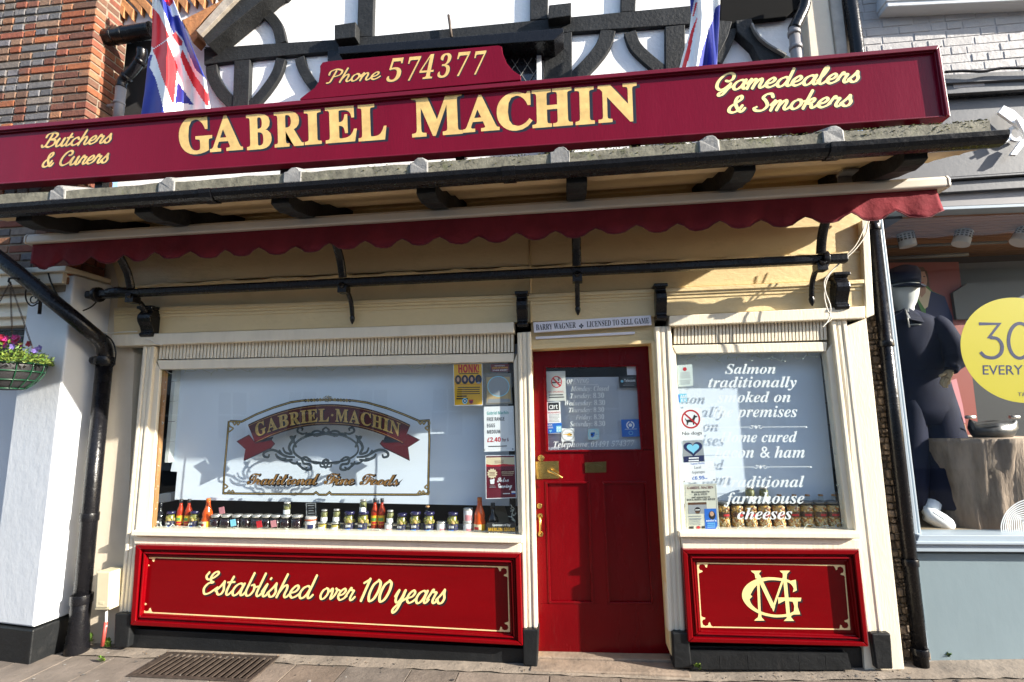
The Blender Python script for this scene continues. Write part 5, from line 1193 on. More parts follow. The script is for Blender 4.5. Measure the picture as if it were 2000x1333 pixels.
p.text('GABRIEL MACHIN', .09, .90, .10, .055, MAR, 'sb').text('Recommended by', .22, .78, .18, .042, BLK, 'sb').text('RICK STEIN', .3, .7, .235, .042, BLK, 'sb').text('and appearing on', .22, .78, .29, .042, BLK, 'sb').text('ROUX DOWN THE RIVER', .07, .93, .345, .042, BLK, 'sb')
p.rect(.10, .38, .66, .62, GRY).rect(.10, .38, .66, .43, BRN).circ(.38, .54, .09, .06, BLK).rect(.31, .53, .45, .545, WHT).poly([(.30, .57), (.46, .57), (.42, .615), (.33, .615)], BRN)
p.poly([(.58, .52), (.94, .52), (.94, .88), (.88, .95), (.58, .95)], BLU).circ(.80, .66, .10, .09, BLK).circ(.80, .63, .06, .05, SKI).text("stein's", .62, .92, .79, .04, WHT, 'ss').lines(.64, .88, .82, .90, 3, LBL, .3)
p.lines(.10, .48, .66, .71, 2, GRY, .4).lines(.10, .46, .74, .84, 4, GRY, .3).rect(.11, .88, .24, .93, BLK).circ(.38, .905, .06, .03, RED).rect(.48, .88, .57, .93, BLK).done()
# ---- on the door glass
YDg = YD+.0215
p = Paper('no_smoking_sign', 'silver No Smoking sign in the top corner of the door glass', 'sign', [(1067, 726), (1104, 725), (1106, 783), (1069, 784)], YDg, M('silver_sign', (.58, .60, .58), .4, var=.03))
p.rect(.05, .03, .95, .035, GRY).ring(.52, .36, .29, .20, .84, RED).rect(.28, .36, .68, .40, BLK).rect(.70, .36, .74, .40, RED).poly([(.62, .33), (.56, .28), (.66, .27), (.58, .22), (.64, .21), (.71, .28), (.64, .29), (.68, .33)], BLK).poly([(.29, .24), (.35, .20), (.76, .49), (.70, .53)], RED).text('NO SMOKING.', .08, .90, .72, .055, RED).lines(.08, .92, .78, .86, 2, BLK, .4).done()
p = Paper('warning_label', 'white warning label with black emblem under the No Smoking sign', 'label', [(1068, 786), (1094, 785), (1096, 826), (1069, 827)], YDg, p_wht)
p.rect(.08, .03, .90, .40, BLK).ring(.30, .24, .15, .10, .65, WHT).rect(.40, .14, .46, .33, WHT).text('rt', .50, .80, .33, .22, WHT, 'ss').text('WARNING', .05, .98, .55, .09, RED).lines(.12, .9, .60, .92, 6, GRY, .35).done()
p = Paper('sticker', 'blue Love Local sticker at the door glass edge', 'sticker', [(1068, 828), (1097, 826), (1097, 845), (1070, 847)], YDg, p_blue)
p.text('LOVE', .06, .36, .25, .16, WHT, 'ss').text('LOCAL', .06, .42, .50, .16, WHT, 'ss').rect(.62, .3, .98, .95, LBL).text('AM', .66, .95, .60, .2, WHT, 'ss').text('EX', .66, .95, .88, .2, WHT, 'ss').poly([(.08, .72), (.16, .65), (.2, .7), (.24, .65), (.32, .72), (.2, .95)], LBL).done()
def disc(name, label, cx, cy, r, y, mat): 
    m = MB(); c = xz(cx, cy, y); rr = r/290.; m.prism([(c[0]+rr*math.cos(i*.2094), c[1]+rr*math.sin(i*.2094)) for i in range(30)], y, y+.001); o = m.build(name, mat); return tag(o, label, 'sticker')
p = Paper('sticker', 'round white sticker with a yellow helicopter on the door glass', 'sticker', [(1096, 837), (1122, 836.5), (1122.5, 862), (1096.5, 862.5)], YDg, p_wht)
p.ring(.5, .5, .5, .5, .96, BLK).ring(.5, .5, .44, .44, .95, GRY).poly([(.12, .46), (.45, .44), (.60, .38), (.80, .44), (.84, .54), (.70, .60), (.48, .57), (.40, .50), (.12, .49)], YEL).rect(.25, .355, .90, .375, BLK).rect(.44, .62, .82, .64, BLK).rect(.68, .44, .78, .52, NAV).done()
p = Paper('sticker', 'pale round recycling sticker with a blue cup on the door glass', 'sticker', [(1148, 838), (1170, 837.5), (1170.5, 859), (1148.5, 859.5)], YDg, M('pale_blue_card', (.45, .62, .68), .5, var=0))
p.ring(.5, .5, .48, .48, .92, LBL).poly([(.24, .35), (.62, .33), (.58, .62), (.40, .80), (.26, .72)], BLU).circ(.34, .55, .1, .1, NAV).lines(.62, .95, .5, .54, 2, BLU, .3).done()
p = Paper('sticker', 'small black card sticker in the upper right of the door glass', 'sticker', [(1208, 736), (1243, 735), (1244, 758), (1210, 758)], YDg, p_blk)
p.circ(.18, .42, .08, .12, LBL).text('Telecom', .3, .92, .5, .26, WHT, 'ss').lines(.3, .9, .62, .68, 1, GRY).lines(.2, .85, .14, .18, 1, GRY).lines(.2, .85, .75, .78, 1, WHT).done()
p = Paper('sticker', 'square bright blue sticker with white ring low on the door glass', 'sticker', [(1213, 820), (1248, 819), (1250, 853), (1215, 854)], YDg, p_blue)
p.ring(.5, .33, .23, .23, .72, WHT).rect(.46, .06, .54, .22, BLU).rect(.40, .48, .6, .6, BLU).circ(.5, .33, .1, .1, WHT).lines(.18, .84, .55, .58, 1, WHT, 1).ring(.5, .78, .12, .12, .8, LBL).done()
m = MB(); m.S([(1224, 716), (1242, 716), (1243, 733), (1225, 733)], YDg, YDg+.002); tag(m.build('paper_tab', lav), 'blank pale paper tab in the top corner of the door glass', 'paper')
lt = thing('door_lettering', 'white italic opening hours and telephone number on the door glass', 'lettering', tuple(V3(1150, 800, YDg)))
for s, x0, x1, b, ct, split in (('OPENING', 1107, 1150, 750, 741, 3), ('Monday: Closed', 1115, 1190, 764.5, 755, 1), ('Tuesday: 8.30', 1114, 1180, 778.5, 769, 1), ('Wednesday: 8.30', 1103, 1182, 792.5, 783, 4), ('Thursday: 8.30', 1111, 1180, 806, 797, 4), ('Friday: 8.30', 1124, 1180, 820, 811, 0), ('Saturday: 8.30', 1113, 1182, 833.5, 824, 2)):
    m = MB(); ptext(m, s, (x0, b), (x1, b-1), (x0, ct), YDg, 'bi', 0); m.build('words', white_p, lt)
m = MB(); m.line([(1107, 752.5), (1168, 751)], .002, YDg, YDg+.0003); m.build('underline', white_p, lt)
m = MB(); ptext(m, 'Telephone:', (1081, 874.5), (1151, 873), (1081, 863), YDg, 'bi', 0); m.build('words', white_p, lt)
m = MB(); ptext(m, '01491 574377', (1153, 873.5), (1237, 871.5), (1153, 863), YDg, 'sb', 0, shear=.25); m.build('numerals', white_p, lt)

# ================================================================ JARS AND BOTTLES (built once per kind, then copied)
def copy_tree(o, loc=None, parent=None):
    c = o.copy(); COL.objects.link(c)
    if parent: c.parent = parent
    if loc is not None: c.location = loc
    for ch in list(o.children): copy_tree(ch, None, c)
    return c
USED = {}
def proto(name, cat, parts, group):
    o = bpy.data.objects.new(name, None); o.empty_display_size = .02; COL.objects.link(o); o['category'] = cat; o['label'] = cat; o['group'] = group
    hold = {}
    for pn, mb, mats, par in parts:
        h = mb.build(pn, mats, hold.get(par, o), local=True); hold[pn] = h
    return o
def cyl(r, z0, z1, e=.003, n=18, sq=0.): 
    m = MB(); m.lathe([(r-e, z0), (r, z0+e), (r, z1-e), (r-e, z1)], (0, 0, 0), n, sq=sq); return m
def band(r, z0, z1, a0, a1, mi=0, m=None, n=10):        # label wrapped on the street side
    m = m or MB(); vs = []
    for i in range(n+1):
        a = R_(a0+(a1-a0)*i/n); vs += [(r*math.sin(a), -r*math.cos(a), z0), (r*math.sin(a), -r*math.cos(a), z1)]
    return m.add(vs, [[2*i, 2*i+2, 2*i+3, 2*i+1] for i in range(n)], mi, True)
def lumps(r, z0, z1, s, n, mats_n, m=None):             # pickles or beans pressed against the glass
    m = m or MB()
    for i in range(n):
        a = R_(random.uniform(-110, 110)); z = random.uniform(z0+s, z1-s); q = r-s*.75
        prof = [(s*.05, -s), (s*.75, -s*.65), (s, 0), (s*.75, s*.65), (s*.05, s)]; m.lathe(prof, (q*math.sin(a), -q*math.cos(a), z), 7, random.randrange(mats_n))
    return m
jam = flat('dark_jam', (.020, .006, .007), .12); lidsilver = M('silver_lid', (.55, .53, .50), .3, metal=.6, var=.1); lidnavy = M('navy_lid', (.02, .018, .07), .25, var=.1)
brine = flat('brine', (.10, .085, .025), .1); pick = flat('pickle_green', (.22, .20, .03), .25); pick2 = flat('pickle_tan', (.45, .30, .10), .3); labnavy = flat('label_navy', (.012, .012, .05), .5)
hot = flat('hot_sauce', (.34, .03, .008), .1); orange = flat('orange_sauce', (.62, .085, .012), .12); darkb = flat('black_bottle', (.008, .008, .009), .12); spice = flat('green_spice', (.17, .16, .05), .5)
mustard = flat('mustard', (.48, .36, .07), .35); kraft = flat('kilner_white', (.60, .54, .50), .5); orlid = flat('orange_seal', (.50, .10, .04), .4); tinw = flat('white_tin', (.66, .64, .65), .35)
bean1 = flat('bean_gold', (.70, .38, .07), .3); bean2 = flat('bean_pale', (.75, .58, .32), .35); bean3 = flat('bean_amber', (.48, .17, .03), .3); greycap = M('grey_swing_lid', (.18, .18, .18), .35, metal=.5)
K1 = proto('jam_jar', 'jar', [('jam', cyl(.029, .002, .078, .005, 20, 3.), jam, None), ('glass', cyl(.0315, 0, .086, .006, 20, 3.), jarglass, None), ('lid', cyl(.030, .086, .102, .003, 20), lidsilver, None)], 'jars and bottles along the left window shelf')
lab = band(.0362, .012, .074, -75, 75); band(.0366, .026, .040, -40, 20, 1, lab); band(.0366, .048, .064, -28, -22, 2, lab); 
for i in range(5): band(.0367, .050, .064, -30+i*11, -24+i*11, 2, lab)
band(.0367, .030, .036, -30, 0, 3, lab)
K2 = proto('pickle_jar', 'jar', [('pickles', lumps(.0345, .004, .118, .012, 34, 2, cyl(.026, .003, .118)), [pick, pick2], None), ('glass', cyl(.0358, 0, .124, .006), jarglass, None), ('label', lab, [labnavy, p_blue, p_wht, p_lblue], None), ('lid', cyl(.034, .124, .142, .003), lidnavy, None)], 'jars and bottles along the left window shelf')
def bottle(prof, mats, capr, cz0, cz1, capm, labs, labm, name):
    b = MB(); b.lathe(prof, (0, 0, 0), 18); c = cyl(capr, cz0, cz1, .002, 12); l = MB()
    for r, z0, z1, a0, a1, mi in labs: band(r, z0, z1, a0, a1, mi, l)
    return proto(name, 'bottle', [('body', b, mats, None), ('cap', c, capm, None), ('label', l, labm, None)], 'jars and bottles along the left window shelf')
K3 = bottle([(.018, 0), (.021, .003), (.021, .092), (.018, .110), (.010, .135), (.009, .150)], hot, .0108, .148, .172, ink, [(.0213, .025, .075, -85, 85, 0), (.0215, .045, .062, -60, 40, 1), (.0215, .028, .040, -40, 60, 2)], [p_yel, p_grn, p_red], 'hot_sauce_bottle')
K4 = bottle([(.032, 0), (.036, .004), (.036, .075), (.031, .10), (.033, .115), (.030, .135), (.018, .165), (.014, .185), (.0145, .200), (.013, .205)], orange, .0145, .203, .222, p_org, [(.0364, .012, .070, -75, 30, 0), (.0368, .040, .055, -45, 5, 1), (.0364, .012, .070, 30, 75, 2)], [p_crm, p_red, p_yel], 'orange_sauce_bottle')
K5 = bottle([(.034, 0), (.037, .004), (.037, .095), (.033, .115), (.018, .135), (.013, .15), (.013, .175)], darkb, .0145, .172, .205, ink, [(.0374, .018, .085, -70, 70, 0), (.0378, .055, .068, -45, 45, 1), (.0378, .028, .034, -40, 40, 1)], [p_blk, p_wht], 'black_bottle')
K6 = proto('spice_jar', 'jar', [('spice', cyl(.0235, .002, .072, .003), spice, None), ('glass', cyl(.0252, 0, .078, .005), jarglass, None), ('label', band(.0256, .006, .036, -80, 80), p_wht, None), ('lid', cyl(.0225, .078, .090, .003), lidsilver, None)], 'small jars standing on other jars in the left window')
K7 = proto('mustard_jar', 'jar', [('mustard', cyl(.034, .002, .064, .006), mustard, None), ('glass', cyl(.036, 0, .070, .008), jarglass, None), ('label', band(.0365, .014, .048, -35, 45), p_wht, None), ('lid', cyl(.033, .070, .082, .003), lidsilver, None)], 'jars and bottles along the left window shelf')
K8 = proto('kilner_jar', 'jar', [('body', cyl(.040, 0, .084, .008), kraft, None), ('label', band(.0405, .020, .060, -10, 50), p_navy, None), ('seal', cyl(.042, .084, .092, .002), orlid, None), ('lid', cyl(.040, .092, .108, .003), kraft, None)], 'jars and bottles along the left window shelf')
K9 = proto('white_tin', 'tin', [('body', cyl(.033, 0, .080, .003), tinw, None), ('label', band(.0335, .012, .050, -20, 60), p_pink, None), ('lid', cyl(.0335, .080, .092, .002), lidsilver, None)], 'jars and bottles along the left window shelf')
K10 = proto('bean_jar', 'jar', [('beans', lumps(.0415, .004, .178, .0095, 120, 3, cyl(.034, .003, .176)), [bean1, bean2, bean3], None), ('glass', cyl(.043, 0, .188, .01), jarglass, None), ('label', band(.0434, .10, .135, -70, 70, 0, band(.0437, .108, .122, -25, 35, 1)), [p_brn, p_red], None), ('lid', cyl(.045, .188, .204, .004), greycap, None)], 'jars of beans on the right window shelf')
K11 = proto('stoppered_flask', 'flask', [('flask', (lambda m: m.lathe([(.026, 0), (.027, .004), (.018, .02), (.014, .04), (.019, .048)], (0, 0, 0), 14))(MB()), jarglass, None), ('stopper', cyl(.016, .044, .056, .003, 12), woodraw, None)], 'stoppered flasks standing on the bean jars')
PROTOS = [K1, K2, K3, K4, K5, K6, K7, K8, K9, K10, K11]
def put(K, px, py, label, y=.10, top=None, scale=1., rot=None, hpx=None):
    if top is None:
        p = V3(px, py, y)
    else: p = V3(px, py, y)
    if K.name not in USED: USED[K.name] = 1; o = K; o.location = p
    else: o = copy_tree(K, p)
    s = scale
    o.scale = (s, s, s); o.rotation_euler = (0, 0, random.uniform(-.25, .25) if rot is None else rot)
    o['label'] = label; return o
ORD = ['first', 'second', 'third', 'fourth', 'fifth', 'sixth', 'seventh', 'eighth', 'ninth']
# sizes are set so that a jar's height on the picture matches: scale = (px height / 288 px per m) / model height
def H(px, h): return px/285./h
put(K5, 310, 1034, 'black bottle at the wooden end of the left window shelf', scale=H(54, .205))
put(K2, 332, 1036, 'pickle jar with dark lid between the end black bottle and two hot sauces', scale=H(38, .142))
put(K3, 350, 1031, 'hot sauce bottle nearer the pickle jar at the wooden end of the shelf', scale=H(58, .172), y=.12)
put(K3, 366, 1031, 'hot sauce bottle nearer the orange sauce bottle with red body', scale=H(58, .172), y=.12)
put(K2, 379, 1037, 'pickle jar partly behind the tall orange bottle at the wooden end', scale=H(40, .142), y=.11)
put(K4, 403, 1038, 'tall orange sauce bottle beside the row of dark jam jars', scale=H(66, .222))
for i, px in enumerate((420, 440, 461, 480, 500, 519, 538, 557, 579)): put(K1, px+1, 1040+.2*i, 'dark jam jar with silver lid, %s after the orange sauce bottle' % ORD[i], scale=H(36, .102), rot=random.uniform(-.3, .1))
put(K6, 560, 1005.5, 'green spice jar standing alone on the dark jam jars', scale=H(25, .09))
put(K8, 607, 1041, 'clip-top white jar with orange seal under the black price card', scale=H(32, .108), rot=0)
put(K7, 629.5, 1041, 'mustard jar beside the clip-top jar with a pale jar on it', scale=H(22, .082), rot=0)
put(K6, 633, 1019.5, 'pale spice jar on the first mustard jar', scale=H(24, .09))
put(K7, 655, 1042, 'mustard jar next to the large pickle jars', scale=H(22, .082), rot=0)
put(K6, 657, 1019.5, 'spice jar on the second mustard jar', scale=H(25, .09))
put(K2, 682, 1043.5, 'pickle jar with nothing on it beside the mustard jars', scale=H(44, .142))
put(K2, 709, 1043.5, 'pickle jar carrying a spice jar beside the two hot sauces', scale=H(44, .142))
put(K6, 709, 1000.5, 'spice jar standing on a big pickle jar', scale=H(25, .09))
put(K3, 731, 1032, 'hot sauce with yellow label standing right beside the pickle jar', scale=H(58, .172), y=.13)
put(K3, 745, 1032, 'hot sauce with yellow label just before the white labelled jar', scale=H(58, .172), y=.13)
put(K9, 759, 1044.5, 'low white-labelled tin carrying a spice jar', scale=H(23, .092))
put(K6, 762, 1022, 'spice jar on the low white tin beside the hot sauces', scale=H(25, .09))
put(K2, 785, 1045, 'first pickle jar after the low white tin', scale=H(41, .142))
put(K2, 811, 1045, 'middle pickle jar of the three after the low white tin', scale=H(44, .142))
put(K2, 838, 1045.5, 'pickle jar carrying a tiny flask', scale=H(44, .142))
put(K11, 835, 1002.5, 'tiny stoppered flask on a pickle jar in the left window', scale=H(14, .056))
put(K9, 862, 1046, 'slim pale tin between two pickle jars', scale=H(41, .142))
put(K2, 885, 1046, 'pickle jar before the two stacked white tins', scale=H(44, .142))
put(K9, 914, 1046.5, 'lower of two stacked white tins', scale=H(27, .092))
put(K9, 914.5, 1019.5, 'upper of two stacked white tins', scale=H(26, .092))
put(K4, 937, 1046.5, 'tall orange sauce bottle by the black bottle near the door', scale=H(72, .222))
put(K5, 963, 1047, 'black bottle behind the low sign sticker near the door', scale=H(62, .205))
for i, px in enumerate((1416, 1442.5, 1469, 1496, 1524, 1553, 1579, 1605, 1631)):
    put(K10, px, 1037.5, 'tall jar of pale beans, %s from the cream recommendation poster' % ORD[i], y=.11, scale=H(53, .204))
    if i in (2, 3): put(K6, px-3, 982, 'green topped jar on the %s bean jar from the poster' % ORD[i], y=.11, scale=H(29, .09))
    if i in (4, 5, 6, 7, 8): put(K11, px-1, 982.5, 'small stoppered flask on the %s bean jar from the poster' % ORD[i], y=.11, scale=H(15, .056))
m = MB(); m.S([(596, 982), (618, 981), (619, 1009), (597, 1010)], .10, .103); o = tag(m.build('price_card', p_blk), 'small black price card standing on the clip-top jar', 'card')
m = MB(); m.line([(598, 984), (616, 983), (617, 1008), (599, 1008.5)], .0035, .0985, .0995, closed=True)
for k, (a, b) in enumerate(((601, 614), (602, 613), (603, 612), (602, 614))): m.line([(a, 988+k*5), (b, 987.6+k*5)], .004, .0985, .0995)
m.build('print', p_gry, o)
for i, (a, b, c) in enumerate(((427, 992, p_pink), (449, 1016, p_lblue), (500, 1019, p_red), (528, 1018, p_pink))):
    m = MB(); m.S([(a, b), (a+10, b-2), (a+12, b+11), (a+2, b+13)], .03, .033); tag(m.build('gift_tag', c), ['pink gift tag above the second jam jar', 'pale blue gift tag on the third jam jar', 'red gift tag in front of the fifth jam jar', 'pink gift tag leaning by the seventh jam jar'][i], 'gift tag')
m = MB(); m.S([(306, 966), (333, 963), (333, 980), (306, 984)], .24, .36); tag(m.build('white_carton', p_wht, None, .003), 'white carton standing behind the black bottle at the wooden window end', 'carton')
m = MB(); m.S([(965, 990), (985, 988), (1003, 1046), (975, 1046)], .26, .275); tag(m.build('card_panel', M('cardboard', (.34, .27, .18), .8, var=.15)), 'leaning brown card panel behind the signmaker lettering', 'card')
# fairy lights
def fairy(name, label, path, y, amp, n):
    m = MB(); P = []; L = len(path)-1
    for i in range(n+1):
        t = i/n*L; k = min(int(t), L-1); f = t-k; a, b = path[k], path[k+1]
        P.append(V3(a[0]+(b[0]-a[0])*f+amp*.7*math.sin(i*1.9), a[1]+(b[1]-a[1])*f+amp*math.sin(i*1.27)+amp*.5*math.sin(i*.7), y+.012*math.sin(i*.8)))
    m.tube(P, .0019, 5)
    for i in range(1, n, 2):
        q = P[i]; d = Vector((random.uniform(-1, 1), random.uniform(-.4, .2), random.uniform(-1, 1))).normalized()*.022; m.tube([q, q+d], .0026, 5)
    return tag(m.build(name, M('pale_wire_%d' % n, (.55, .60, .55), .5, var=0)), label, 'fairy lights')
fairy('fairy_lights', 'fairy lights trailing along the foot of the left window and up its wooden side', [(322, 735), (316, 800), (309, 900), (302, 960), (297, 1028), (330, 1030), (420, 1034), (600, 1038), (800, 1043), (985, 1044), (1004, 1030), (1000, 990)], .045, 5, 190)
fairy('fairy_lights', 'string of fairy lights along the top of the left window', [(325, 726), (480, 722), (640, 719), (860, 713)], .045, 4, 60)
fairy('fairy_lights', 'string of fairy lights round the right window beside its white blind', [(1330, 700), (1420, 697), (1510, 700), (1612, 694), (1628, 800), (1640, 920), (1648, 1028), (1560, 1031), (1480, 1033), (1410, 1034)], .045, 5, 130)
# ================================================================ GREY SHOP ON THE RIGHT
gs = thing('clothes_shop', 'grey fronted clothes shop under pale painted brick with a large display window', 'shop', (2.6, .15, .08))
YF = .06
# painted brick upper wall
m = MB(); z = at(1900, 150, .0)[2]-.08; x00 = at(1662, 60, .0)[0]; H = .0635; r = 0
while z < 5.4:
    x = x00-(.11 if r % 2 else 0)
    while x < 4.4:
        wd = random.choice((.195, .215, .205)) if random.random() < .72 else .10; a = max(x, x00)
        j = random.uniform(-.0015, .0015); ww = random.uniform(.002, .0055)
        if x+wd-ww > a+.02: m.box(a+ww*.5, x+wd-ww, j, .1, z+random.uniform(0, .003), z+H-random.uniform(.003, .007))
        x += wd
    z += H; r += 1
m.build('brickwork', pbrick_m, gs, .004, seg=1)
zb = at(1900, 150, .0)[2]
m = MB(); m.prism([(x00-.02, zb-.1), (4.4, zb-.1), (4.4, 5.4), (x00-.02, 5.4)], .0035, .12); m.build('mortar', pbrick_m, gs)
m = MB(); m.S([(1731, 2), (2120, -14), (2120, -90), (1729, -90)], -.11, .02); m.S([(1733, 13), (2120, -5), (2120, -14.5), (1731, 1.5)], -.10, .02); m.build('window_sill', render_m, gs, .006)
# fascia
Xl = 1722
def gsl(name, mat, a0, a1, b0, b1, y0, y1, x0=1735, bev=.003):   # band: y at x=1850 and x=2000, top a / bottom b
    f = lambda p, q, x: p+(q-p)*(x-1850)/150
    m = MB(); m.S([(x0, f(a0, a1, x0)), (2150, f(a0, a1, 2150)), (2150, f(b0, b1, 2150)), (x0, f(b0, b1, x0))], y0, y1); return m.build(name, mat, gs, bev)
gsl('cornice', greyfas, 146, 138, 163, 155, -.02, .12); gsl('cornice', greyfas, 163.5, 155.5, 184, 175, .0, .12); gsl('cornice', black, 184, 175, 191, 181, .03, .12)
fas = gsl('fascia', greyfas, 191, 181, 347, 337, YF, .14)
gsl('fascia_trim_and_shadow', greyfas, 347, 337, 351, 341, .0, .13); gsl('fascia_trim_and_shadow', black, 351, 341, 356, 346, .04, .13)  # the black strip is a painted shadow line below the first trim
gsl('fascia_trim_and_shadow', greyfas, 356, 346, 376, 367, .025, .13); gsl('window_head', MATS['grey_pipe'], 376, 367, 404, 398, .06, .16); gsl('window_head', greyframe, 404, 398, 410, 404, .05, .16)
fr = MB(); fr.S([(1704, 425), (1719, 425), (1794, 1046), (1782, 1078), (1775, 1078)], .055, .16); fr.S([(1719.5, 425), (1724, 425), (1800, 1046), (1795, 1046)], .075, .16); fr = fr.build('window_frame', greyframe, gs, .004)
m = MB(); m.S([(1776, 1078), (2150, 1080), (2150, 1047), (1795, 1045.5), (1788, 1066)], .02, .18); m.S([(1788, 1064), (2150, 1066), (2150, 1060), (1790, 1058)], -.0, .019); m.build('sill', greyframe, gs, .004)
m = MB(); m.S([(1724, 405), (2150, 388), (2150, 1048), (1797, 1046)], .12, .128); m.build('pane', shopglass, fr)
m = MB(); m.S([(1788, 1081), (2150, 1083), (2150, 1305), (1818, 1305)], .07, .2); m.build('stall_panel', greyblue, gs, .004)
m = MB(); m.S([(1775, 1079), (1789, 1081), (1819, 1305), (1801, 1305)], .06, .2); m.build('end_post', greyframe, gs, .003)
# rough stone quoin strip by the pipe
m = MB(); zz = .0
while zz < 2.95:
    h = random.uniform(.02, .06); x = 1.905; 
    while x < 2.045:
        wd = random.uniform(.02, .05); s = random.uniform(0, .03); c = tuple(np.array((.16, .12, .085))*random.uniform(.5, 1.5))
        m.box(x, x+wd-.006, .04+s, .2, zz, zz+h-.008, 0, c); x += wd
    zz += h
m.build('rubble_strip', brick_m, gs, .008, seg=1)
m = MB(); m.box(1.90, 2.06, .085, .22, 0, 2.95); m.build('rubble_core', mortar_m, gs)
m = MB(); m.box(2.03, 2.30, .135, .35, 2.86, 3.5); m.build('party_wall', greyfas, gs)
# inside
zf = float(at(1800, 1044, .14)[2])-.005; zc = 2.90
intg = M('shop_grey_wall', (.016, .019, .021), .7, var=.05); intw = M('shop_white_wall', (.13, .145, .145), .7, var=.03)
m = MB(); m.box(2.06, 4.6, .17, 1.3, zf-.03, zf); m.build('display_floor', M('display_wood', (.30, .23, .15), .5, var=.2, vs_=8, stretch=(.3, 4, 1)), gs)
m = MB(); m.box(2.04, 4.6, 1.25, 1.35, zf, zc); m.box(2.02, 2.06, .17, 1.3, zf, zc); m.build('display_back', intg, gs)
m = MB(); m.box(2.06, 4.6, 1.20, 1.249, 2.62, zc-.09); m.box(2.06, 4.6, 1.08, 1.245, 2.58, 2.615); m.build('bulkhead', intw, gs)
m = MB(); m.prism([(3.12, 2.28), (4.6, 2.28), (4.6, 2.575), (3.24, 2.575), (3.12, 2.5)], .95, 1.02); m.build('side_screen', intw, gs)
m = MB()
for i in range(20): m.box(2.06, 4.6, .17+i*.056, .17+i*.056+.048, zc-.02, zc)
m.box(2.06, 4.6, .17, 1.3, zc+.01, zc+.05); m.build('slatted_ceiling', M('ceiling_wood', (.30, .14, .06), .5, var=.3, vs_=8, stretch=(.3, 3, 1)), gs)
m = MB(); m.tube([V3(1722, 483, .62), V3(1966, 473, .62)], .012, 8); m.tube([V3(1722, 505, .9), V3(1890, 497, .9)], .016, 8); m.build('lighting_rail', intw, gs)
for i, (px, py, tx) in enumerate(((1771, 469, 3), (1880, 465, -4), (1997, 462, -8))):
    a, b = V3(px-tx, py-13, .5), V3(px+tx, py+13, .5); d = (b-a).normalized()
    lm = MB(); lm.tube([a, b], .055, 18); o = lm.build('spotlight', render_m); tag(o, ['white perforated spotlight nearest the awning end in the clothes shop', 'white perforated spotlight in the middle of the clothes shop ceiling', 'white perforated spotlight cut by the picture edge in the clothes shop'][i], 'spotlight', 'spotlights in the clothes shop')
    g_ = MB()
    for k in range(3):
        c = a+(b-a)*(.12+k*.16)
        for q_ in range(14):
            an = q_*6.2832/14; u_ = d.cross(Vector((0, 1, 0))).normalized(); v_ = d.cross(u_); n_ = u_*math.cos(an)+v_*math.sin(an); t_ = d.cross(n_); p_ = c+n_*.0556
            g_.add([p_-t_*.008, p_+t_*.008, p_+t_*.008+d*.013, p_-t_*.008+d*.013], [[0, 1, 2, 3]])
    g_.build('grille', p_blk, o); rd = MB(); rd.tube([a, Vector((a.x, a.y+.02, zc-.02))], .012, 8); rd.build('stem', render_m, o)
# large picture of a woman on a terracotta ground (flat display board)
YW = .98
p = Paper('display_picture', 'terracotta display board picturing a fair-haired woman in dark jacket and pink trousers', 'picture', [(1700, 514), (1872, 512), (1932, 1010), (1700, 1010)], YW, p_brick)
def PX(P): return [((x-1700)/(172+60*(y-513)/497.), (y-513)/497.) for x, y in P]
p.poly(PX([(1786, 560), (1784, 535), (1793, 522), (1803, 522), (1812, 536), (1816, 560), (1822, 590), (1780, 592)]), BRN)
p.poly(PX([(1774, 640), (1770, 590), (1782, 568), (1790, 560), (1812, 560), (1822, 570), (1845, 580), (1860, 620), (1868, 690), (1840, 705), (1780, 700)]), GRN)
p.poly(PX([(1774, 640), (1770, 592), (1784, 570), (1800, 610), (1802, 700), (1780, 700)]), BLK); p.poly(PX([(1815, 568), (1845, 580), (1860, 620), (1868, 690), (1850, 720), (1815, 700), (1808, 605)]), NAV)
p.poly(PX([(1786, 572), (1794, 562), (1808, 562), (1818, 570), (1812, 600), (1806, 604)]), CRM)
p.circ((1800-1700)/176., (545-513)/497., .062, .040, SKI).poly(PX([(1793, 556), (1808, 556), (1808, 572), (1800, 582), (1793, 572)]), SKI)
p.poly(PX([(1791, 546), (1790, 530), (1800, 523), (1811, 531), (1811, 546), (1806, 531), (1797, 531)]), BRN).rect(*[a for a in (PX([(1794, 540)])[0]+PX([(1798, 541.5)])[0])], BLK).rect(*(PX([(1803, 540)])[0]+PX([(1807, 541.5)])[0]), BLK).rect(*(PX([(1797, 552)])[0]+PX([(1804, 553.5)])[0]), RED)
p.m.build('print', PM, p.o)
m = MB(); P_ = [(1852, 745), (1868, 740), (1880, 790), (1886, 826), (1872, 832), (1862, 800)]; m.S(P_, YW-.004, YW-.003); m.S([(1872, 833), (1885, 828), (1890, 850), (1905, 852), (1900, 858), (1876, 850)], YW-.0045, YW-.004, 1); m.build('print', [p_pink, p_skin], p.o)

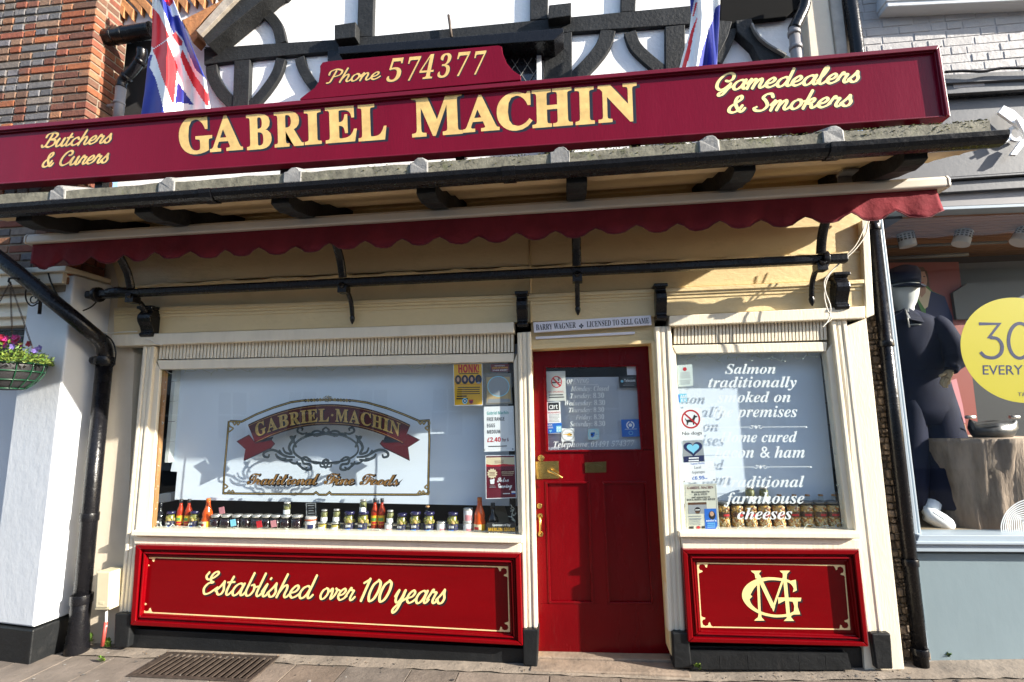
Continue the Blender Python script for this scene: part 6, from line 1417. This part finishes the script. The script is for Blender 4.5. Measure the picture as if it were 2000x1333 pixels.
# mannequin
YM = .52
mn = thing('mannequin', 'faceless white mannequin in navy cap, zip jacket and wide trousers behind the shop glass', 'mannequin', tuple(V3(1830, 1032, YM)))
S_ = 1/262.
mw = M('mannequin_shell', (.52, .54, .53), .35, var=.02); navy = M('navy_cloth', (.0055, .008, .024), .8, spec=.16, var=.2, vs_=8, bump=.06, bs=14); hand_m = M('mannequin_hand', (.46, .36, .22), .5, var=.05)
def ringsP(L, ry): return [((*V3(x, yv, YM)[:2], V3(x, yv, YM)[2]), hw*S_, hw*S_*ry) for x, yv, hw in L]
m = MB(); m.rings(ringsP([(1768, 523, 6), (1766, 530, 20), (1763, 545, 28), (1761, 562, 29), (1762, 578, 27), (1764, 592, 22), (1766, 602, 16), (1768, 612, 15), (1770, 624, 18), (1772, 640, 30)], .95), 20); m.build('head', mw, mn)
m = MB(); m.rings(ringsP([(1764, 519, 8), (1763, 525, 23), (1761, 536, 30), (1760, 548, 31.5), (1760, 558, 31)], .98), 20)
c = V3(1770, 556, YM-.11); m.add([tuple(c+Vector(v)) for v in ((-.08, .02, .0), (-.02, -.03, .005), (.06, -.06, -.008), (.105, -.04, -.02), (.10, .03, -.01), (.02, .06, .01), (-.08, .02, -.012), (-.02, -.03, -.007), (.06, -.06, -.02), (.105, -.04, -.032), (.10, .03, -.022), (.02, .06, -.002))],
      [[0, 1, 2, 3, 4, 5], [11, 10, 9, 8, 7, 6]]+[[i, i+6, (i+1) % 6+6, (i+1) % 6] for i in range(6)]); m.build('cap', navy, mn)
m = MB(); yq = YM-.125
for a, b in (((1759, 536), (1770, 541)), ((1759, 541), (1770, 535))): m.line([a, b], .006, yq-.001*(a[1] > 538), yq+.001)
m.build('cap_emblem', p_wht, bpy.data.objects['cap'])
m = MB(); m.rings(ringsP([(1770, 604, 16), (1771, 611, 24), (1774, 618, 38), (1780, 627, 49), (1783, 645, 51), (1786, 670, 50), (1792, 692, 49), (1797, 712, 50), (1798, 719, 48), (1798, 727, 45), (1798, 731, 42)], .55), 40, wr=.02)
m.tube(cr([V3(1742, 632, YM), V3(1730, 665, YM), V3(1724, 700, YM), V3(1732, 730, YM-.05)], 4), .07, 12)
jk = m.build('jacket', navy, mn); d_ = jk.modifiers.new('s', 'SUBSURF'); d_.levels = d_.render_levels = 1
m = MB(); A = cr([V3(1820, 628, YM-.02), V3(1838, 642, YM-.05), V3(1856, 668, YM-.09), V3(1867, 692, YM-.12), V3(1866, 706, YM-.15), V3(1859, 720, YM-.175)], 5)
nA = len(A); m.tube(A, [(.066+.012*math.sin(i*.5)*.4+.010*math.sin(math.pi*i/nA))*(1 if i < nA-6 else 1-.085*(i-nA+6)) for i in range(nA)], 16)
sv = m.build('sleeve', navy, mn); d_ = sv.modifiers.new('s', 'SUBSURF'); d_.levels = d_.render_levels = 1
m = MB(); m.tube([V3(1861, 716, YM-.17), V3(1857, 724, YM-.178)], [.047, .04], 14); m.build('cuff', navy, mn, .003)
m = MB()
for sx in (-1, 1): m.add([V3(1771+sx*4, 604, YM-.115), V3(1771+sx*26, 618, YM-.13), V3(1771+sx*34, 630, YM-.12), V3(1773+sx*5, 624, YM-.165), V3(1771+sx*4, 602, YM-.09), V3(1771+sx*24, 612, YM-.06), V3(1771+sx*34, 628, YM-.08), V3(1773+sx*5, 622, YM-.14)], [[0, 1, 2, 3], [7, 6, 5, 4], [0, 4, 5, 1], [1, 5, 6, 2], [2, 6, 7, 3], [3, 7, 4, 0]])
m.build('collar', navy, mn)
m = MB(); m.tube([V3(1769, 606, YM-.13), V3(1772, 618, YM-.165), V3(1776, 640, YM-.18)], .005, 6); m.line([(1772, 612), (1777, 622)], .012, YM-.19, YM-.185); m.build('zip', lidsilver, mn)
m = MB()
m.rings(ringsP([(1798, 716, 42), (1799, 740, 47), (1801, 770, 52), (1803, 800, 53), (1804, 830, 46)], .58), 36, wr=.012)
m.rings(ringsP([(1776, 770, 24), (1775, 800, 29), (1775, 860, 30), (1776, 930, 29), (1777, 990, 28), (1777, 994, 25)], .95), 36, wr=.03, wn=4); m.rings(ringsP([(1828, 760, 26), (1832, 800, 33), (1842, 860, 40), (1850, 930, 43), (1853, 988, 44), (1853, 992, 40)], .8), 36, wr=.03, wn=4)
m.build('trousers', navy, mn)
# hand: palm, four fingers and a thumb
m = MB(); w0 = V3(1856, 722, YM-.165)
P = lambda x, yv, d=0: V3(x, yv, YM-.175+d)
m.tube([w0, P(1852, 730), P(1847, 738)], [.024, .034, .034], 10, flat_=.55)
for pts in ([P(1846, 736), P(1841, 741), P(1839, 748), P(1841, 753)], [P(1849, 739, -.01), P(1845, 746, -.01), P(1843, 752, -.01), P(1845, 757, -.01)], [P(1852, 740, -.015), P(1849, 748, -.015), P(1848, 754, -.015), P(1849, 758, -.015)], [P(1855, 738, -.015), P(1853, 746, -.015), P(1852, 751, -.015)], [P(1848, 730, -.01), P(1840, 733, -.02), P(1835, 736, -.02)]):
    m.tube(cr(pts, 3), [.011]*(3*(len(pts)-1))+[.007], 7)
m.build('hand', hand_m, mn)
m = MB(); sh = [(1806, 1004, 3), (1808, 1000, 12), (1812, 1004, 16), (1824, 1010, 17), (1838, 1018, 17), (1852, 1026, 15), (1862, 1031, 9), (1865, 1033, 3)]
Pp = [V3(x, yv, YM-.10-.006*i) for i, (x, yv, h) in enumerate(sh)]; m.tube(Pp, [h*S_ for *_, h in sh], 14, flat_=.85)
m.tube([V3(1822, 985, YM-.06), V3(1816, 1004, YM-.11)], [.05, .045], 12); m.build('shoe', white_p, mn)
m = MB()
for k in range(4): a = V3(1822+k*5, 1001+k*3.2, YM-.18-.006*k); m.tube([a, a+Vector((.028, -.012, -.022))], .004, 6)
m.build('laces', render_m, mn)
m = MB(); c = V3(1852, 1027, YM-.05); m.lathe([(.25, -.012), (.255, -.008), (.255, -.002), (.25, 0)], (c.x, c.y, c.z-.03), 40); tag(m.build('base_disc', M('dark_glass_disc', (.05, .07, .065), .08, var=0)), 'round dark glass base disc under the mannequin shoe', 'base')
# tree stump plinth and pouch bag
YK = .62; c = V3(1968, 1034, YK-.33); t_ = V3(1968, 857, YK-.33); hgt = t_.z-zf
m = MB(); vs = []; n = 96; L = 16
for i in range(L+1):
    v = i/L; z = zf+hgt*v; R0 = .33+.05*v**2
    for k in range(n): an = k*6.2832/n; rr = R0*(1+.025*math.sin(an*5+v*2)+.02*math.sin(an*11+1+v*3)+.015*math.sin(an*17-v*5)+.016*math.sin(an*29+v*1.5)+.010*math.sin(an*41-v*2)+.008*random.uniform(-1, 1)); vs.append((c.x+.03+rr*math.cos(an), YK+rr*math.sin(an), z))
m.add(vs, [[i*n+k, i*n+(k+1) % n, (i+1)*n+(k+1) % n, (i+1)*n+k] for i in range(L) for k in range(n)]+[[L*n+k for k in range(n)]], 0, True)
st = m.build('tree_stump', M('weathered_trunk', (.26, .20, .15), .9, var=.6, vs_=9, bump=1., bs=30, stretch=(1, 1, .22), dirt=.7, dirtcol=(.11, .08, .055), dscale=3), None); tag(st, 'pale bark-stripped tree stump used as a display plinth in the clothes shop', 'tree stump')
bg_ = thing('pouch_bag', 'black and grey leather pouch bag lying on the tree stump', 'bag', tuple(V3(1940, 856, YK-.16)))
m = MB(); vs = []; nx, nyy = 14, 10
for i in range(nx+1):
    u = i/nx; xx = 1893+92*u; tp = 818+5*math.sin(u*3.1)+3*math.sin(u*9); 
    dep = .065*math.sin(math.pi*min(1, max(0, .06+u*.88)))+.012
    for k in range(nyy):
        an = k*6.2832/nyy; zz = .5+.5*math.sin(an)
        pp = V3(xx+(0 if zz > .5 else (10 if u < .5 else -10)*(1-2*zz)*abs(u-.5)*2), tp+(856-tp)*(1-zz), YK-.16); vs.append((pp.x, pp.y+dep*math.cos(an)*(1.15-zz*.7), pp.z))
m.add(vs, [[i*nyy+k, i*nyy+(k+1) % nyy, (i+1)*nyy+(k+1) % nyy, (i+1)*nyy+k] for i in range(nx) for k in range(nyy)]+[list(range(nyy))[::-1], [nx*nyy+k for k in range(nyy)]], 0, True)
m.build('body', M('grey_leather', (.035, .036, .036), .32, var=.5, vs_=10, bump=.4, bs=16), bg_)
m = MB(); m.S([(1905, 826), (1975, 822), (1976, 825), (1906, 829)], YK-.235, YK-.23); m.build('zip', p_blk, bg_)
m = MB()
for px in (1895, 1981): a = V3(px, 815, YK-.17); m.tube([a+Vector((-.03, 0, 0)), a+Vector((.03, 0, 0))], .012, 8)
m.build('clasp', lidsilver, bg_)
# decals on the clothes shop glass
YC = .1305
c = xz(1990, 683, YC); rr = (c[0]-xz(1875, 672, YC)[0])
cm = MB(); cm.prism([(c[0]+rr*math.cos(i*.0785398), c[1]+rr*math.sin(i*.0785398)) for i in range(80)], YC, YC+.001); cm = cm.build('sale_circle', p_hyel); tag(cm, 'large yellow sale circle on the clothes shop glass with a navy 30', 'window sticker')
m = MB(); ya = YC-.0006
for pts in ([(1912, 633), (1952, 633), (1932, 659), (1940, 659)],): m.line(pts, .021, ya, ya+.0004)
m.line(cr([(1934, 660), (1948, 662), (1957, 674), (1955, 690), (1942, 699), (1925, 697), (1915, 688)], 5), .021, ya-.0003, ya+.0001)
m.line(cr([(1992+22*math.cos(t), 666+34*math.sin(t)) for t in np.linspace(0, 6.2832, 21)[:-1]], 3, True), .021, ya, ya+.0004, closed=True)
ptext(m, 'EVERY', (1920, 732), (1998, 732), (1919.5, 714), ya, '', 0, bold=.006); ptext(m, 'T&', (1988, 774), (2004, 774), (1988, 767), ya, '', 0)
m.build('lettering', p_navy, cm)
m = MB()
for k in range(11):
    r0 = 50-k*4.2; m.line(cr([(2008-r0, 1046), (2006-r0, 1025-.2*k), (2003-r0*.72, 1000+k*1.6), (2004-r0*.3, 982+k*4), (2020, 972+k*5)], 5), .006, YC, YC+.0006)
tag(m.build('line_decal', white_p), 'white contour line decal at the foot of the clothes shop glass', 'window sticker')
# shop emblem on the grey fascia
ye = .005
em = MB(); em.S([(1950, 220), (1961, 206), (1981, 216), (1997, 231), (2006, 250), (1992, 247), (1978, 240)], ye, ye+.02)
em = em.build('shop_emblem', white_p, None, .002); tag(em, 'white raised oar emblem with letter C on the grey fascia', 'emblem')
m = MB(); m.line(cr([(1994, 251), (1986, 247), (1976, 251), (1972, 260), (1976, 269), (1986, 273), (1994, 269)], 5), .02, ye+.022, ye+.04); m.build('letter', white_p, em)
m = MB(); m.S([(1957, 276), (1974, 268), (1977, 272), (1962, 280)], ye, ye+.02); m.S([(1996, 272), (2006, 276), (1986, 303), (1974, 302)], ye, ye+.02); m.S([(1986, 232), (1992, 229), (2010, 262), (2004, 265)], ye-.024, ye-.004); m.build('oar', white_p, em)

# ================================================================ HANGING BASKET
YBk = -.47
rim = V3(14, 712, YBk); R0 = .20
hb = thing('hanging_basket', 'green wire hanging basket of red and violet flowers by the white pier', 'hanging basket', (rim.x, rim.y, rim.z-.17))
def bowl(v): return R0*(1-(1-v)**2.2*.48)          # v: 0 bottom .. 1 rim
m = MB(); m.lathe([(bowl(i/8)*.97, -.165+.165*i/8) for i in range(9)], tuple(rim), 26); m.build('liner', liner_m, hb)
m = MB()
for v in (0, .33, .68, 1): m.tube([(rim.x+bowl(v)*math.cos(t), rim.y+bowl(v)*math.sin(t), rim.z-.165*(1-v)) for t in np.linspace(0, 6.2832, 33)], .0045, 6)
for k in range(14): an = k*6.2832/14; m.tube([(rim.x+bowl(v)*math.cos(an)*1.01, rim.y+bowl(v)*math.sin(an)*1.01, rim.z-.165*(1-v)) for v in np.linspace(0, 1, 9)], .0035, 6)
m.build('wire_frame', wiregreen, hb)
m = MB()
for i in range(1900):
    an = random.random()*6.2832; rr = R0*1.12*random.random()**.5; hh = .17*(1-(rr/(R0*1.2))**2)
    if -.6 < an-5.9 < .5 or an < .25: rr *= 1.25
    clump = .6+.5*math.sin(an*3+1)*math.sin(rr*30); z = rim.z+.005+hh*random.random()*clump
    p = Vector((rim.x+rr*math.cos(an), rim.y+rr*math.sin(an), z)); d = Vector((math.cos(an)+random.uniform(-.8, .8), math.sin(an)+random.uniform(-.8, .8), random.uniform(-.3, 1.1))).normalized()
    t = d.cross(Vector((random.uniform(-1, 1), random.uniform(-1, 1), 1))).normalized(); l = random.uniform(.016, .036); nrm = d.cross(t)*l*.12
    m.add([p, p+d*l*.5+t*l*.26+nrm, p+d*l, p+d*l*.5-t*l*.26+nrm], [[0, 1, 2, 3]], 1 if random.random() < .55 else 0)
m.build('foliage', [leaf_m, leaf_l], hb)
for i in range(34):
    m = MB(); cx, cz, mi = random.choice(((-.02, .16, 0), (.03, .15, 0), (.0, .15, 1), (-.10, .14, 1), (-.06, .16, 0), (-.03, .17, 1), (.02, .16, 1), (-.08, .13, 0), (.16, .10, 2)))
    p = rim+Vector((cx+random.uniform(-.035, .035), random.uniform(-.12, .08), cz+random.uniform(-.02, .02)))
    for k in range(5):
        a = k*1.2566+i; u_ = Vector((math.cos(a), -.35, math.sin(a)*.8)); v_ = Vector((-math.sin(a), .0, math.cos(a)*.8)); m.add([p, p+u_*.017+v_*.011, p+u_*.028, p+u_*.017-v_*.011], [[0, 1, 2, 3]])
    m.build('flower', (petal_m, petal_p, petal_v)[mi], hb)
apex = V3(20, 552, YBk+.02)
for k, an in enumerate((.15, 2.3, 4.4)):
    m = MB(); a = rim+Vector((R0*math.cos(an), R0*math.sin(an), 0)); L = (apex-a).length; n = int(L/.016); d = (apex-a)/L
    for i in range(n):
        c_ = a+d*(i+.5)*.016; u_ = Vector((0, 1, 0)) if i % 2 else d.cross(Vector((0, 1, 0))).normalized()
        m.tube([c_+d*.010*math.cos(t)+u_*.005*math.sin(t) for t in np.linspace(0, 6.2832, 9)], .0018, 5, caps=False)
    m.build('chain', chain_m, hb)
bk = thing('basket_bracket', 'black iron scroll bracket on the white pier holding the hanging basket', 'bracket', tuple(V3(80, 580, -.27)))
m = MB(); m.tube([V3(83, 540, -.275), V3(77, 614, -.275)], .011, 8); m.build('back_bar', black, bk)
m = MB(); a = V3(83, 547, -.28); m.tube([a, apex+Vector((.02, 0, .03)), apex+Vector((-.012, 0, .03)), apex+Vector((-.014, 0, .005)), apex], .007, 8); m.build('arm', black, bk)
m = MB(); P = [V3(75, 592, -.28), V3(62, 598, -.3), V3(52, 588, -.32), V3(50, 570, -.34), V3(56, 560, -.35)]; m.tube(cr(P, 5), .005, 6); c_ = V3(66, 584, -.29); m.tube([c_+Vector(((.014+.004*t)*math.cos(t), 0, (.014+.004*t)*math.sin(t))) for t in np.linspace(0, 6.5, 24)], .004, 6); m.build('scroll', black, bk)
bpy.context.view_layer.update()
